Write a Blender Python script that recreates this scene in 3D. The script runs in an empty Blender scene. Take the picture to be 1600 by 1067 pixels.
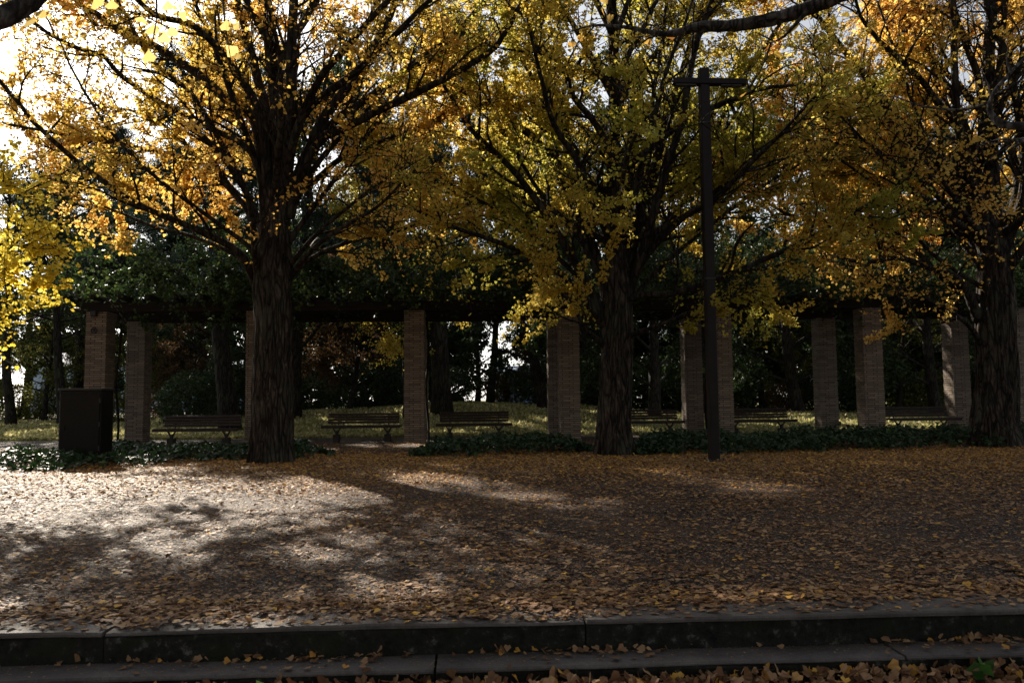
import bpy, math, random
import numpy as np
from math import sin, cos, pi, radians

rs = np.random.RandomState(7)
random.seed(7)
scene = bpy.context.scene
C = scene.collection

# ------------------------------------------------------------------ camera, sky, sun, exposure
CAM_H = 1.0
PITCH, ROLL, FPX = 0.0727, 0.0098, 1244.4
cam_d = bpy.data.cameras.new('camera')
cam_d.sensor_width = 36.0
cam_d.lens = 28.0
cam_d.clip_start = 0.05
cam_d.clip_end = 3000
cam_d.dof.use_dof = True
cam_d.dof.focus_distance = 9.0
cam_d.dof.aperture_fstop = 6.3
cam = bpy.data.objects.new('camera', cam_d)
C.objects.link(cam)
from mathutils import Matrix, Vector, Euler
cam.matrix_world = Matrix.Translation((0, 0, CAM_H)) @ (Euler((pi / 2 + PITCH, 0, 0)).to_matrix() @ Euler((0, 0, -ROLL)).to_matrix()).to_4x4()
scene.camera = cam

SUN_EL, SUN_AZ = radians(27.5), radians(-32.0)      # azimuth from +Y towards +X
world = bpy.data.worlds.new('World')
scene.world = world
world.use_nodes = True
wn = world.node_tree.nodes
wl = world.node_tree.links
bg = wn['Background']
sky = wn.new('ShaderNodeTexSky')
sky.sky_type = 'NISHITA'
sky.sun_disc = False
sky.sun_elevation = SUN_EL
sky.sun_rotation = SUN_AZ
sky.air_density = 1.0
sky.dust_density = 1.2
sky.ozone_density = 1.0
hs_ = wn.new('ShaderNodeHueSaturation')
hs_.inputs['Saturation'].default_value = .28
wl.new(sky.outputs[0], hs_.inputs['Color'])
wl.new(hs_.outputs[0], bg.inputs[0])
bg.inputs[1].default_value = 0.07
sun_d = bpy.data.lights.new('sun', 'SUN')
sun_d.energy = 5.0
sun_d.angle = radians(0.53)
sun_d.color = (1.0, 0.89, 0.74)
sun = bpy.data.objects.new('sun', sun_d)
C.objects.link(sun)
SUN = Vector((sin(SUN_AZ) * cos(SUN_EL), cos(SUN_AZ) * cos(SUN_EL), sin(SUN_EL)))
sun.rotation_euler = SUN.to_track_quat('Z', 'Y').to_euler()
sun.location = (-20, 30, 30)
scene.view_settings.view_transform = 'Standard'
scene.view_settings.look = 'None'
scene.view_settings.exposure = 1.12
scene.view_settings.gamma = 1.0
scene.view_settings.use_curve_mapping = False
scene.cycles.max_bounces = 6
scene.cycles.diffuse_bounces = 3
scene.cycles.glossy_bounces = 2
scene.cycles.transmission_bounces = 4
scene.cycles.transparent_max_bounces = 4
scene.cycles.use_denoising = True

# ------------------------------------------------------------------ camera maths: a pixel of the 1600 px photo and a distance give a point
def at(x, y, D):
    """point seen at pixel (x, y) whose forward (world Y) distance is D"""
    u = (x - 800) / FPX
    v = (533.5 - y) / FPX
    cr, sr = cos(ROLL), sin(ROLL)
    u, v = u * cr + v * sr, -u * sr + v * cr
    X, Y, Z = u, cos(PITCH) - v * sin(PITCH), sin(PITCH) + v * cos(PITCH)
    k = D / Y
    return np.array([X * k, D, CAM_H + Z * k])

def on_ground(x, y, z=0.0):
    p = at(x, y, 1.0) - np.array([0, 0, CAM_H])
    k = (z - CAM_H) / p[2]
    return np.array([p[0] * k, p[1] * k, z])

# ------------------------------------------------------------------ mesh helpers
def mesh_np(name, V, faces, mat=None, attrs=None, smooth=False):
    """V (n,3); faces a list of int arrays (m,k)"""
    V = np.ascontiguousarray(V, dtype=np.float32)
    me = bpy.data.meshes.new(name)
    faces = [np.asarray(f, dtype=np.int32) for f in faces if len(f)]
    me.vertices.add(len(V))
    me.vertices.foreach_set('co', V.ravel())
    tot = sum(f.size for f in faces)
    npoly = sum(len(f) for f in faces)
    me.loops.add(tot)
    me.loops.foreach_set('vertex_index', np.concatenate([f.ravel() for f in faces]))
    me.polygons.add(npoly)
    sizes = np.concatenate([np.full(len(f), f.shape[1], np.int32) for f in faces])
    starts = np.concatenate([[0], np.cumsum(sizes)[:-1]]).astype(np.int32)
    me.polygons.foreach_set('loop_start', starts)
    me.polygons.foreach_set('use_smooth', np.full(npoly, bool(smooth)))
    me.update(calc_edges=True)
    if attrs:
        for k, a in attrs.items():
            at_ = me.attributes.new(k, 'FLOAT', 'POINT')
            at_.data.foreach_set('value', np.ascontiguousarray(a, dtype=np.float32))
    if mat is not None:
        me.materials.append(mat)
    return me

def obj(name, me, parent=None):
    o = bpy.data.objects.new(name, me)
    C.objects.link(o)
    if parent is not None:
        o.parent = parent
    return o

def tag(o, label=None, cat=None, group=None, kind=None):
    if label: o['label'] = label
    if cat: o['category'] = cat
    if group: o['group'] = group
    if kind: o['kind'] = kind
    return o

def thing(name, label, cat, loc=(0, 0, 0), rz=0.0, group=None):
    o = bpy.data.objects.new(name, None)
    o.empty_display_size = 0.2
    C.objects.link(o)
    o.location = [float(c) for c in loc]
    o.rotation_euler = (0, 0, rz)
    return tag(o, label, cat, group)

def copy_thing(root, loc, rz, label):
    r = root.copy(); C.objects.link(r)
    r.location = [float(c) for c in loc]; r.rotation_euler = (0, 0, rz); r['label'] = label
    for ch in root.children:
        c = ch.copy(); C.objects.link(c); c.parent = r
        for g in ch.children:
            d = g.copy(); C.objects.link(d); d.parent = c
    return r

class MB:
    """collects boxes, tubes and arrays"""
    def __init__(s):
        s.V = []; s.F = {}; s.n = 0
    def add(s, V, *faces):
        V = np.asarray(V, float)
        s.V.append(V)
        for f in faces:
            f = np.asarray(f, np.int64)
            s.F.setdefault(f.shape[1], []).append(f + s.n)
        s.n += len(V)
    def box(s, c, d, rot=None, bevel=0.0):
        hx, hy, hz = [q / 2 for q in d]
        b = min(bevel, hx * .9, hy * .9, hz * .9)
        if b <= 0:
            V = np.array([[x, y, z] for x in (-hx, hx) for y in (-hy, hy) for z in (-hz, hz)])
            F = [[0, 1, 3, 2], [4, 6, 7, 5], [0, 4, 5, 1], [2, 3, 7, 6], [0, 2, 6, 4], [1, 5, 7, 3]]
        else:
            V = []
            for x in (-1, 1):
                for y in (-1, 1):
                    for z in (-1, 1):
                        V += [[x * hx, y * (hy - b), z * (hz - b)], [x * (hx - b), y * hy, z * (hz - b)], [x * (hx - b), y * (hy - b), z * hz]]
            V = np.array(V)
            I = lambda x, y, z, k: ((x > 0) * 4 + (y > 0) * 2 + (z > 0)) * 3 + k
            F = []; T = []
            for sx in (-1, 1):
                F.append([I(sx, a, b2, 0) for a, b2 in ((-1, -1), (1, -1), (1, 1), (-1, 1))][::sx])
                F.append([I(a, sx, b2, 1) for a, b2 in ((-1, -1), (-1, 1), (1, 1), (1, -1))][::sx])
                F.append([I(a, b2, sx, 2) for a, b2 in ((-1, -1), (1, -1), (1, 1), (-1, 1))][::sx])
                for sy in (-1, 1):
                    F.append([I(sx, sy, -1, 0), I(sx, sy, -1, 1), I(sx, sy, 1, 1), I(sx, sy, 1, 0)][::-sx * sy])
                    F.append([I(sx, -1, sy, 0), I(sx, -1, sy, 2), I(sx, 1, sy, 2), I(sx, 1, sy, 0)][::sx * sy])
                    F.append([I(-1, sx, sy, 1), I(-1, sx, sy, 2), I(1, sx, sy, 2), I(1, sx, sy, 1)][::-sx * sy])
                    for sz in (-1, 1):
                        T.append([I(sx, sy, sz, 0), I(sx, sy, sz, 1), I(sx, sy, sz, 2)][::sx * sy * sz])
        if rot is not None:
            V = V @ np.array(rot.to_matrix()).T
        V = V + np.array(c)
        if b > 0: s.add(V, F, T)
        else: s.add(V, F)
    def tube(s, P, R, k=8, cap=True):
        P = np.asarray(P, float); n = len(P)
        R = np.broadcast_to(np.asarray(R, float), (n,))
        T = np.gradient(P, axis=0)
        T /= np.linalg.norm(T, axis=1)[:, None] + 1e-9
        ref = np.array([0.31, 0.17, 0.93]) if abs(T[:, 2]).mean() < .8 else np.array([.9, .3, .1])
        A = np.cross(T, ref); A /= np.linalg.norm(A, axis=1)[:, None] + 1e-9
        B = np.cross(T, A)
        th = np.arange(k) * 2 * pi / k
        V = P[:, None] + R[:, None, None] * (A[:, None] * np.cos(th)[None, :, None] + B[:, None] * np.sin(th)[None, :, None])
        V = V.reshape(-1, 3)
        i = np.arange(n - 1)[:, None] * k; j = np.arange(k)[None]
        F = np.stack([i + j, i + (j + 1) % k, i + k + (j + 1) % k, i + k + j], -1).reshape(-1, 4)
        fs = [F]
        if cap:
            fs.append(np.array([np.arange(k)[::-1], (n - 1) * k + np.arange(k)]))
        s.add(V, *fs)
    def tubes(s, P, R, k=3):
        """P (m,n,3), R (m,n): m tubes at once"""
        m, n, _ = P.shape
        if m == 0: return
        T = np.gradient(P, axis=1)
        T /= np.linalg.norm(T, axis=2)[..., None] + 1e-9
        ref = np.array([0.41, 0.57, 0.71])
        A = np.cross(T, ref); A /= np.linalg.norm(A, axis=2)[..., None] + 1e-9
        B = np.cross(T, A)
        th = np.arange(k) * 2 * pi / k
        V = P[:, :, None] + R[:, :, None, None] * (A[:, :, None] * np.cos(th)[:, None] + B[:, :, None] * np.sin(th)[:, None])
        b = np.arange(m)[:, None, None] * (n * k); i = np.arange(n - 1)[None, :, None] * k; j = np.arange(k)[None, None]
        F = np.stack([b + i + j, b + i + (j + 1) % k, b + i + k + (j + 1) % k, b + i + k + j], -1).reshape(-1, 4)
        s.add(V.reshape(-1, 3), F)
    def mesh(s, name, mat, smooth=False, attrs=None):
        return mesh_np(name, np.concatenate(s.V), [np.concatenate(f) for f in s.F.values()], mat, attrs, smooth)
    def build(s, name, mat, parent=None, smooth=False):
        return obj(name, s.mesh(name, mat, smooth), parent)

def catmull(P, step):
    P = np.asarray(P, float)
    Q = np.vstack([2 * P[0] - P[1], P, 2 * P[-1] - P[-2]])
    out = []
    for i in range(len(P) - 1):
        a, b, c, d = Q[i:i + 4]
        n = max(2, int(np.linalg.norm(c - b) / step) + 1)
        t = np.linspace(0, 1, n, endpoint=False)[:, None]
        out.append(.5 * ((2 * b) + (c - a) * t + (2 * a - 5 * b + 4 * c - d) * t ** 2 + (3 * b - a - 3 * c + d) * t ** 3))
    out.append(P[-1:])
    return np.vstack(out)

def vnoise(x, y, seed=0, px=0):
    """value noise 2D; px = period in x (0 = none)"""
    xi = np.floor(x).astype(int); yi = np.floor(y).astype(int)
    fx = x - xi; fy = y - yi
    fx = fx * fx * (3 - 2 * fx); fy = fy * fy * (3 - 2 * fy)
    def h(a, b):
        if px: a = np.mod(a, px)
        n = (a * 374761393 + b * 668265263 + seed * 974634777) & 0xffffffff
        n = ((n ^ (n >> 13)) * 1274126177) & 0xffffffff
        return ((n ^ (n >> 16)) & 0xffff) / 65535.0
    return (h(xi, yi) * (1 - fx) + h(xi + 1, yi) * fx) * (1 - fy) + (h(xi, yi + 1) * (1 - fx) + h(xi + 1, yi + 1) * fx) * fy

# ------------------------------------------------------------------ materials
class NT:
    def __init__(s, name, rough=.7, spec=.3):
        s.m = bpy.data.materials.new(name); s.m.use_nodes = True
        s.nt = s.m.node_tree; s.n = s.nt.nodes; s.l = s.nt.links
        s.b = s.n['Principled BSDF']; s.out = s.n['Material Output']
        s.b.inputs['Roughness'].default_value = rough
        s.b.inputs['Specular IOR Level'].default_value = spec
    def node(s, t, **k):
        n = s.n.new(t)
        for a, v in k.items(): setattr(n, a, v)
        return n
    def coord(s, kind='Object', scale=(1, 1, 1)):
        tc = s.node('ShaderNodeTexCoord'); mp = s.node('ShaderNodeMapping')
        mp.inputs['Scale'].default_value = scale
        s.l.new(tc.outputs[kind], mp.inputs['Vector'])
        return mp.outputs[0]
    def noise(s, vec, scale, detail=4, rough=.55, dist=0):
        n = s.node('ShaderNodeTexNoise')
        n.inputs['Scale'].default_value = scale; n.inputs['Detail'].default_value = detail
        n.inputs['Roughness'].default_value = rough; n.inputs['Distortion'].default_value = dist
        if vec is not None: s.l.new(vec, n.inputs['Vector'])
        return n.outputs['Fac']
    def ramp(s, fac, stops, interp='LINEAR'):
        r = s.node('ShaderNodeValToRGB'); e = r.color_ramp; e.interpolation = interp
        while len(e.elements) < len(stops): e.elements.new(.5)
        for q, (p, c) in zip(e.elements, stops):
            q.position = p; q.color = (*c, 1) if len(c) == 3 else c
        s.l.new(fac, r.inputs[0]); return r.outputs[0]
    def mix(s, fac, a, b, mode='MIX'):
        m = s.node('ShaderNodeMix'); m.data_type = 'RGBA'; m.blend_type = mode
        for q, sk in ((fac, 0), (a, 6), (b, 7)):
            if isinstance(q, (int, float)): m.inputs[sk].default_value = q
            elif isinstance(q, tuple): m.inputs[sk].default_value = (*q, 1)
            else: s.l.new(q, m.inputs[sk])
        return m.outputs[2]
    def bump(s, h, strength=.5, dist=.02):
        b = s.node('ShaderNodeBump'); b.inputs['Strength'].default_value = strength
        b.inputs['Distance'].default_value = dist
        s.l.new(h, b.inputs['Height']); s.l.new(b.outputs[0], s.b.inputs['Normal'])
        return b
    def color(s, c):
        if isinstance(c, tuple): s.b.inputs['Base Color'].default_value = (*c, 1)
        else: s.l.new(c, s.b.inputs['Base Color'])

def leaf_mat(name, stops, trans=.55, rough=.5, spec=.25, tscale=1.0, clump=None):
    t = NT(name, rough, spec)
    a = t.node('ShaderNodeAttribute'); a.attribute_name = 'tint'
    fac = a.outputs['Fac']
    col = t.ramp(fac, stops)
    if clump:
        v = t.coord('Object')
        nz = t.noise(v, clump[0], 2)
        f = t.ramp(nz, [(.42, (0, 0, 0)), (.62, (1, 1, 1))])
        col = t.mix(f, col, t.mix(.6, col, clump[1]))
    t.color(col)
    tr = t.node('ShaderNodeBsdfTranslucent')
    hs = t.node('ShaderNodeHueSaturation'); hs.inputs['Saturation'].default_value = 1.02; hs.inputs['Value'].default_value = tscale
    t.l.new(col, hs.inputs['Color']); t.l.new(hs.outputs[0], tr.inputs[0])
    mx = t.node('ShaderNodeMixShader'); mx.inputs[0].default_value = trans
    t.l.new(t.b.outputs[0], mx.inputs[1]); t.l.new(tr.outputs[0], mx.inputs[2])
    t.l.new(mx.outputs[0], t.out.inputs[0])
    return t.m

M = {}
M['ginkgo_leaf'] = leaf_mat('golden_ginkgo_leaf', [(0, (.34, .15, .04)), (.25, (.64, .36, .08)), (.6, (.86, .54, .13)), (1, (.92, .70, .25))], .74, .5, .2, 1.0, (.3, (.42, .36, .05)))
M['green_ginkgo_leaf'] = leaf_mat('greenish_ginkgo_leaf', [(0, (.34, .20, .03)), (.4, (.60, .43, .07)), (1, (.80, .66, .18))], .74, .5, .2, 1.0, (.4, (.27, .34, .05)))
M['lemon_leaf'] = leaf_mat('lemon_ginkgo_leaf', [(0, (.50, .32, .03)), (.5, (.74, .58, .07)), (1, (.85, .74, .16))], .6, .5, .2, 1.0)
M['dark_leaf'] = leaf_mat('evergreen_leaf', [(0, (.016, .028, .012)), (.6, (.034, .060, .020)), (1, (.08, .11, .032))], .4, .45, .3)
M['needle'] = leaf_mat('pine_needle', [(0, (.012, .026, .020)), (1, (.035, .065, .045))], .2, .5, .3)
M['olive_leaf'] = leaf_mat('olive_leaf', [(0, (.05, .06, .015)), (.6, (.12, .13, .03)), (1, (.30, .26, .05))], .45, .5, .25)
M['maple_leaf'] = leaf_mat('russet_maple_leaf', [(0, (.05, .025, .014)), (.6, (.12, .07, .03)), (1, (.24, .15, .06))], .5, .5, .2)
M['vine_leaf'] = leaf_mat('wisteria_leaf', [(0, (.018, .035, .010)), (.6, (.04, .07, .02)), (1, (.10, .13, .035))], .4, .45, .3)
M['ivy'] = leaf_mat('ivy_leaf', [(0, (.012, .03, .010)), (.7, (.03, .065, .02)), (1, (.10, .15, .035))], .2, .48, .25)
M['litter'] = leaf_mat('fallen_leaf', [(0, (.10, .045, .024)), (.22, (.21, .11, .055)), (.5, (.39, .235, .125)), (.74, (.50, .32, .155)), (.86, (.54, .26, .05)), (1, (.68, .40, .08))], .12, .6, .13)
M['grass'] = leaf_mat('grass_blade', [(0, (.20, .20, .07)), (.6, (.42, .39, .17)), (1, (.62, .54, .30))], .55, .5, .3)
M['weed'] = leaf_mat('weed_leaf', [(0, (.03, .09, .025)), (1, (.12, .26, .05))], .3, .3, .5)

def bark(name, c0, c1, c2, zs=.25, sc=14):
    t = NT(name, .85, .2)
    v = t.coord('Object', (1, 1, zs))
    n1 = t.noise(v, sc, 7, .7, .9)
    n2 = t.noise(t.coord('Object'), 2.2, 3)
    col = t.ramp(n1, [(.38, c0), (.52, c1), (.66, c2)])
    col = t.mix(t.ramp(n2, [(.45, (0, 0, 0)), (.7, (.6, .6, .6))]), col, (.07, .075, .05))
    vv = t.coord('Object', (1, 1, .16))
    nz = t.node('ShaderNodeTexNoise'); nz.inputs['Scale'].default_value = 4; t.l.new(vv, nz.inputs['Vector'])
    mv = t.node('ShaderNodeMixRGB'); mv.blend_type = 'LINEAR_LIGHT'; mv.inputs[0].default_value = .12
    t.l.new(vv, mv.inputs[1]); t.l.new(nz.outputs['Color'], mv.inputs[2])
    vo = t.node('ShaderNodeTexVoronoi'); vo.feature = 'DISTANCE_TO_EDGE'; vo.inputs['Scale'].default_value = sc * .9
    t.l.new(mv.outputs[0], vo.inputs['Vector'])
    fis = t.ramp(vo.outputs['Distance'], [(.02, (.22, .22, .22)), (.16, (1, 1, 1))])
    t.color(t.mix(.9, col, fis, 'MULTIPLY'))
    t.bump(t.mix(.45, fis, n1), 1.0, .05)
    return t.m
M['bark'] = bark('ginkgo_bark', (.014, .010, .007), (.050, .035, .026), (.13, .092, .068))
M['limb'] = bark('ginkgo_limb_bark', (.014, .009, .007), (.036, .025, .018), (.075, .054, .040), .5, 10)
M['grey_bark'] = bark('grey_branch_bark', (.035, .03, .026), (.10, .085, .075), (.22, .20, .18), .8, 16)
M['dark_bark'] = bark('forest_bark', (.014, .011, .009), (.035, .028, .022), (.07, .055, .045))

# stacked thin brick
def brick_mat():
    t = NT('stacked_thin_brick', .8, .25)
    tc = t.node('ShaderNodeTexCoord'); sx = t.node('ShaderNodeSeparateXYZ'); t.l.new(tc.outputs['Object'], sx.inputs[0])
    ad = t.node('ShaderNodeMath', operation='ADD'); t.l.new(sx.outputs[0], ad.inputs[0]); t.l.new(sx.outputs[1], ad.inputs[1])
    cx = t.node('ShaderNodeCombineXYZ'); t.l.new(ad.outputs[0], cx.inputs[0]); t.l.new(sx.outputs[2], cx.inputs[1])
    b = t.node('ShaderNodeTexBrick'); b.offset = .37
    b.inputs['Scale'].default_value = 1.0
    b.inputs['Brick Width'].default_value = .26; b.inputs['Row Height'].default_value = .052
    b.inputs['Mortar Size'].default_value = .009; b.inputs['Mortar Smooth'].default_value = .3
    b.inputs['Color1'].default_value = (.38, .30, .235, 1); b.inputs['Color2'].default_value = (.16, .122, .098, 1)
    b.inputs['Mortar'].default_value = (.03, .025, .021, 1); b.inputs['Bias'].default_value = -.1
    t.l.new(cx.outputs[0], b.inputs['Vector'])
    n = t.noise(tc.outputs['Object'], 3.0, 4)
    col = t.mix(t.ramp(n, [(.4, (0, 0, 0)), (.7, (.7, .7, .7))]), b.outputs['Color'], (.20, .16, .13), 'MIX')
    n2 = t.noise(tc.outputs['Object'], 60, 3)
    col = t.mix(.35, col, t.ramp(n2, [(.3, (.4, .4, .4)), (.7, (1, 1, 1))]), 'MULTIPLY')
    t.color(col)
    iv = t.node('ShaderNodeMath', operation='SUBTRACT'); iv.inputs[0].default_value = 1; t.l.new(b.outputs['Fac'], iv.inputs[1])
    t.bump(iv.outputs[0], .8, .01)
    return t.m
M['brick'] = brick_mat()

def plain(name, c, rough=.6, spec=.3, nscale=8, var=.35, bs=.3, metal=0, stretch=(1, 1, 1)):
    t = NT(name, rough, spec); v = t.coord('Object', stretch)
    n = t.noise(v, nscale, 5)
    t.color(t.ramp(n, [(.3, tuple(q * (1 - var) for q in c)), (.7, tuple(min(1, q * (1 + var)) for q in c))]))
    t.b.inputs['Metallic'].default_value = metal
    t.bump(n, bs, .005); return t.m
M['beam'] = plain('dark_timber', (.018, .013, .011), .75, .2, 6, .4, .5, 0, (.3, 3, 3))
M['slat'] = plain('bench_timber', (.030, .019, .015), .55, .3, 8, .35, .4, 0, (.4, 6, 6))
M['iron'] = plain('dark_iron', (.03, .027, .025), .5, .4, 20, .3, .2)
M['footing'] = plain('bench_footing_concrete', (.05, .042, .037), .85, .2, 14, .35, .5)
M['cabinet'] = plain('dark_brown_enamel', (.008, .0068, .006), .6, .2, 3, .18, .05)
M['cabinet_trim'] = plain('cabinet_trim', (.03, .025, .022), .4, .4, 6, .2, .05)
M['post'] = plain('brown_post_enamel', (.014, .009, .0075), .55, .2, 5, .25, .1)
M['wall'] = plain('haze_blue_wall', (.34, .42, .56), .8, .2, 1.0, .1, .1)  # bluish haze of distance painted into the wall colour
M['roof'] = plain('slate_blue_roof', (.13, .18, .30), .7, .2, 2.0, .15, .1)
M['glass'] = plain('dark_window', (.05, .07, .10), .2, .5, 1.0, .1, .0)

def plaza_mat():
    t = NT('exposed_aggregate', .7, .15)
    v = t.coord('Object')
    vo = t.node('ShaderNodeTexVoronoi'); vo.inputs['Scale'].default_value = 75; t.l.new(v, vo.inputs['Vector'])
    sp = t.node('ShaderNodeSeparateColor'); t.l.new(vo.outputs['Color'], sp.inputs[0])
    stone = t.ramp(sp.outputs[0], [(0, (.014, .012, .011)), (.5, (.048, .040, .036)), (.82, (.12, .10, .09)), (1, (.46, .40, .36))])
    edge = t.ramp(vo.outputs['Distance'], [(.25, (1, 1, 1)), (.62, (.22, .2, .2))])
    col = t.mix(1.0, stone, edge, 'MULTIPLY')
    n = t.noise(v, .9, 5)
    col = t.mix(t.ramp(n, [(.35, (0, 0, 0)), (.75, (.55, .55, .55))]), col, (.17, .105, .065))
    t.color(col)
    inv = t.node('ShaderNodeMath', operation='SUBTRACT'); inv.inputs[0].default_value = 1; t.l.new(vo.outputs['Distance'], inv.inputs[1])
    t.bump(inv.outputs[0], 1.0, .012)
    return t.m
M['plaza'] = plaza_mat()

def slab_mat():
    t = NT('worn_step_stone', .7, .35)
    v = t.coord('Object')
    n = t.noise(v, 3, 6, .6); n2 = t.noise(v, 45, 4)
    col = t.ramp(n, [(.3, (.075, .064, .057)), (.6, (.145, .125, .112)), (.8, (.21, .185, .165))])
    col = t.mix(.5, col, t.ramp(n2, [(.35, (.55, .55, .55)), (.65, (1, 1, 1))]), 'MULTIPLY')
    n3 = t.noise(v, 160, 3)
    col = t.mix(.5, col, t.ramp(n3, [(.35, (.5, .5, .5)), (.65, (1, 1, 1))]), 'MULTIPLY')
    t.color(col); t.bump(t.mix(.5, n2, n3), .8, .008)
    return t.m
M['slab'] = slab_mat()
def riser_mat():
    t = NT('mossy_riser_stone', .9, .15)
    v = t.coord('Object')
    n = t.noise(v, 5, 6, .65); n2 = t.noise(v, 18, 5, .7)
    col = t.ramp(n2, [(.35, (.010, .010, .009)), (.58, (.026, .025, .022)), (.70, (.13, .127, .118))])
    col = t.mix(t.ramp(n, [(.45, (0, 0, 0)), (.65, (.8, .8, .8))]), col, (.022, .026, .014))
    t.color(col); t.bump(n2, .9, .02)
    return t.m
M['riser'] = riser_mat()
def lawn_mat():
    t = NT('lawn_turf', .9, .15)
    v = t.coord('Object')
    n = t.noise(v, .35, 5); n2 = t.noise(v, 9, 5, .7)
    col = t.ramp(n, [(.3, (.09, .095, .035)), (.5, (.18, .18, .06)), (.72, (.30, .25, .11))])
    col = t.mix(.8, col, t.ramp(n2, [(.3, (.35, .35, .35)), (.7, (1.0, 1.0, 1.0))]), 'MULTIPLY')
    t.color(col); t.bump(n2, 1, .05)
    return t.m
M['lawn'] = lawn_mat()
M['soil'] = plain('leafy_soil', (.085, .055, .035), .9, .1, 22, .6, .9)

# ------------------------------------------------------------------ frames: rows and steps run along direction TH
TH = 0.042
RD = np.array([cos(TH), sin(TH)]); ND = np.array([-sin(TH), cos(TH)])
STEP_TH = 0.053
SR = np.array([cos(STEP_TH), sin(STEP_TH)]); SN = np.array([-sin(STEP_TH), cos(STEP_TH)])
S0 = np.array([0.0, 3.66])                         # a point on the top step's front edge
def stp(u, v): return S0 + SR * u + SN * v         # along / behind the step edge

def terrain(X, Y):
    """lawn height behind the pergola"""
    d = np.clip((Y - 22.5) / 10, 0, 1); d = d * d * (3 - 2 * d)
    px = 800 + X / np.maximum(Y, 1) * FPX
    m = np.exp(-((X + 2.0) / 8.5) ** 2) * .72 + .10
    m = np.where(X > 4, np.maximum(m, .30 * np.clip((X - 4) / 6, 0, 1)), m)
    far = np.clip((Y - 45) / 30, 0, 1)
    n = (vnoise(X * .35, Y * .35, 3) - .5) * .22 * d
    return d * m * (1 - .6 * far) + n

def grid_sheet(name, us, vs, fn, mat, label_kind='structure'):
    U, Vv = np.meshgrid(us, vs, indexing='ij')
    P = fn(U, Vv).reshape(-1, 3)
    nu, nv = len(us), len(vs)
    i = np.arange(nu - 1)[:, None] * nv; j = np.arange(nv - 1)[None]
    F = np.stack([i + j, i + nv + j, i + nv + j + 1, i + j + 1], -1).reshape(-1, 4)
    o = obj(name, mesh_np(name, P, [F], mat, smooth=True))
    tag(o, kind=label_kind)
    return o
def plz(U, V):
    X = S0[0] + SR[0] * U + SN[0] * V; Y = S0[1] + SR[1] * U + SN[1] * V
    return np.stack([X, Y, X * 0], -1)
PLAZA_END = 18.6
grid_sheet('plaza', np.linspace(-70, 70, 41), np.linspace(.30, PLAZA_END, 15), plz, M['plaza'])
def lawn_f(U, V):
    X = S0[0] + SR[0] * U + SN[0] * V; Y = S0[1] + SR[1] * U + SN[1] * V
    return np.stack([X, Y, terrain(X, Y) - .012], -1)
us = np.concatenate([[-900, -400, -200, -100], np.linspace(-60, 60, 161), [100, 200, 400, 900]])
vs = np.concatenate([[PLAZA_END - .3], PLAZA_END - .2 + np.linspace(0, 60, 121), [110, 200, 400, 1200]])
grid_sheet('lawn', us, vs, lawn_f, M['lawn'])
def low_f(U, V):
    P = plz(U, V); P[..., 2] = -.225 + (vnoise(P[..., 0] * 2, P[..., 1] * 2, 8) - .5) * .02; return P
grid_sheet('ground', np.linspace(-70, 70, 101), np.linspace(-40, -.185, 81), low_f, M['soil'])

# steps: coping slabs, mossy risers, lower tread
def prism_step(name, u0, u1, v0, v1, z0, z1, mat, parent, wob=0.0, seed=0):
    n = max(2, int((u1 - u0) / .08))
    us = np.linspace(u0, u1, n)
    mb = MB()
    wv = (vnoise(us * 2.3, us * 0 + seed, seed) - .5) * wob + (vnoise(us * 9, us * 0 + seed, seed + 1) - .5) * wob * .5
    wz = (vnoise(us * 1.7, us * 0 + 5, seed + 2) - .5) * wob * .6
    b = .008
    prof = [(v1, z0, 0), (v0, z0, 1), (v0, z1 - b, 1), (v0 + b, z1, 1), (v1, z1, 0)]
    rows = []
    for (v, z, w) in prof:
        vv = v + wv * w; P = plz(us, vv); P[:, 2] = z + (wz if z > z0 else 0)
        rows.append(P)
    P = np.stack(rows, 1).reshape(-1, 3); k = len(prof)
    i = np.arange(n - 1)[:, None] * k; j = np.arange(k)[None]
    F = np.stack([i + j, i + (j + 1) % k, i + k + (j + 1) % k, i + k + j], -1).reshape(-1, 4)
    mb.add(P, F, [np.arange(k)[::-1], (n - 1) * k + np.arange(k)])
    return mb.build(name, mat, parent)
steps = bpy.data.objects.new('steps', None); C.objects.link(steps); tag(steps, kind='structure')
uj = -1.80
joints = [uj + 2.12 * i for i in range(-12, 14)]
for i in range(len(joints) - 1):
    prism_step('coping_slab', joints[i] + .006, joints[i + 1] - .006, 0.0, .31, -.014, .003, M['slab'], steps, .020, i)
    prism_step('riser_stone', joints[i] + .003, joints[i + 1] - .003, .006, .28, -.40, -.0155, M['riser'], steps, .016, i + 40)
joints2 = [-2.40 + 2.05 * i for i in range(-12, 14)]
for i in range(len(joints2) - 1):
    prism_step('tread_slab', joints2[i] + .006, joints2[i + 1] - .006, -.185, .016, -.148, -.132, M['slab'], steps, .014, i + 80)
    prism_step('riser_stone', joints2[i] + .003, joints2[i + 1] - .003, -.180, .012, -.40, -.1495, M['riser'], steps, .012, i + 120)

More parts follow.
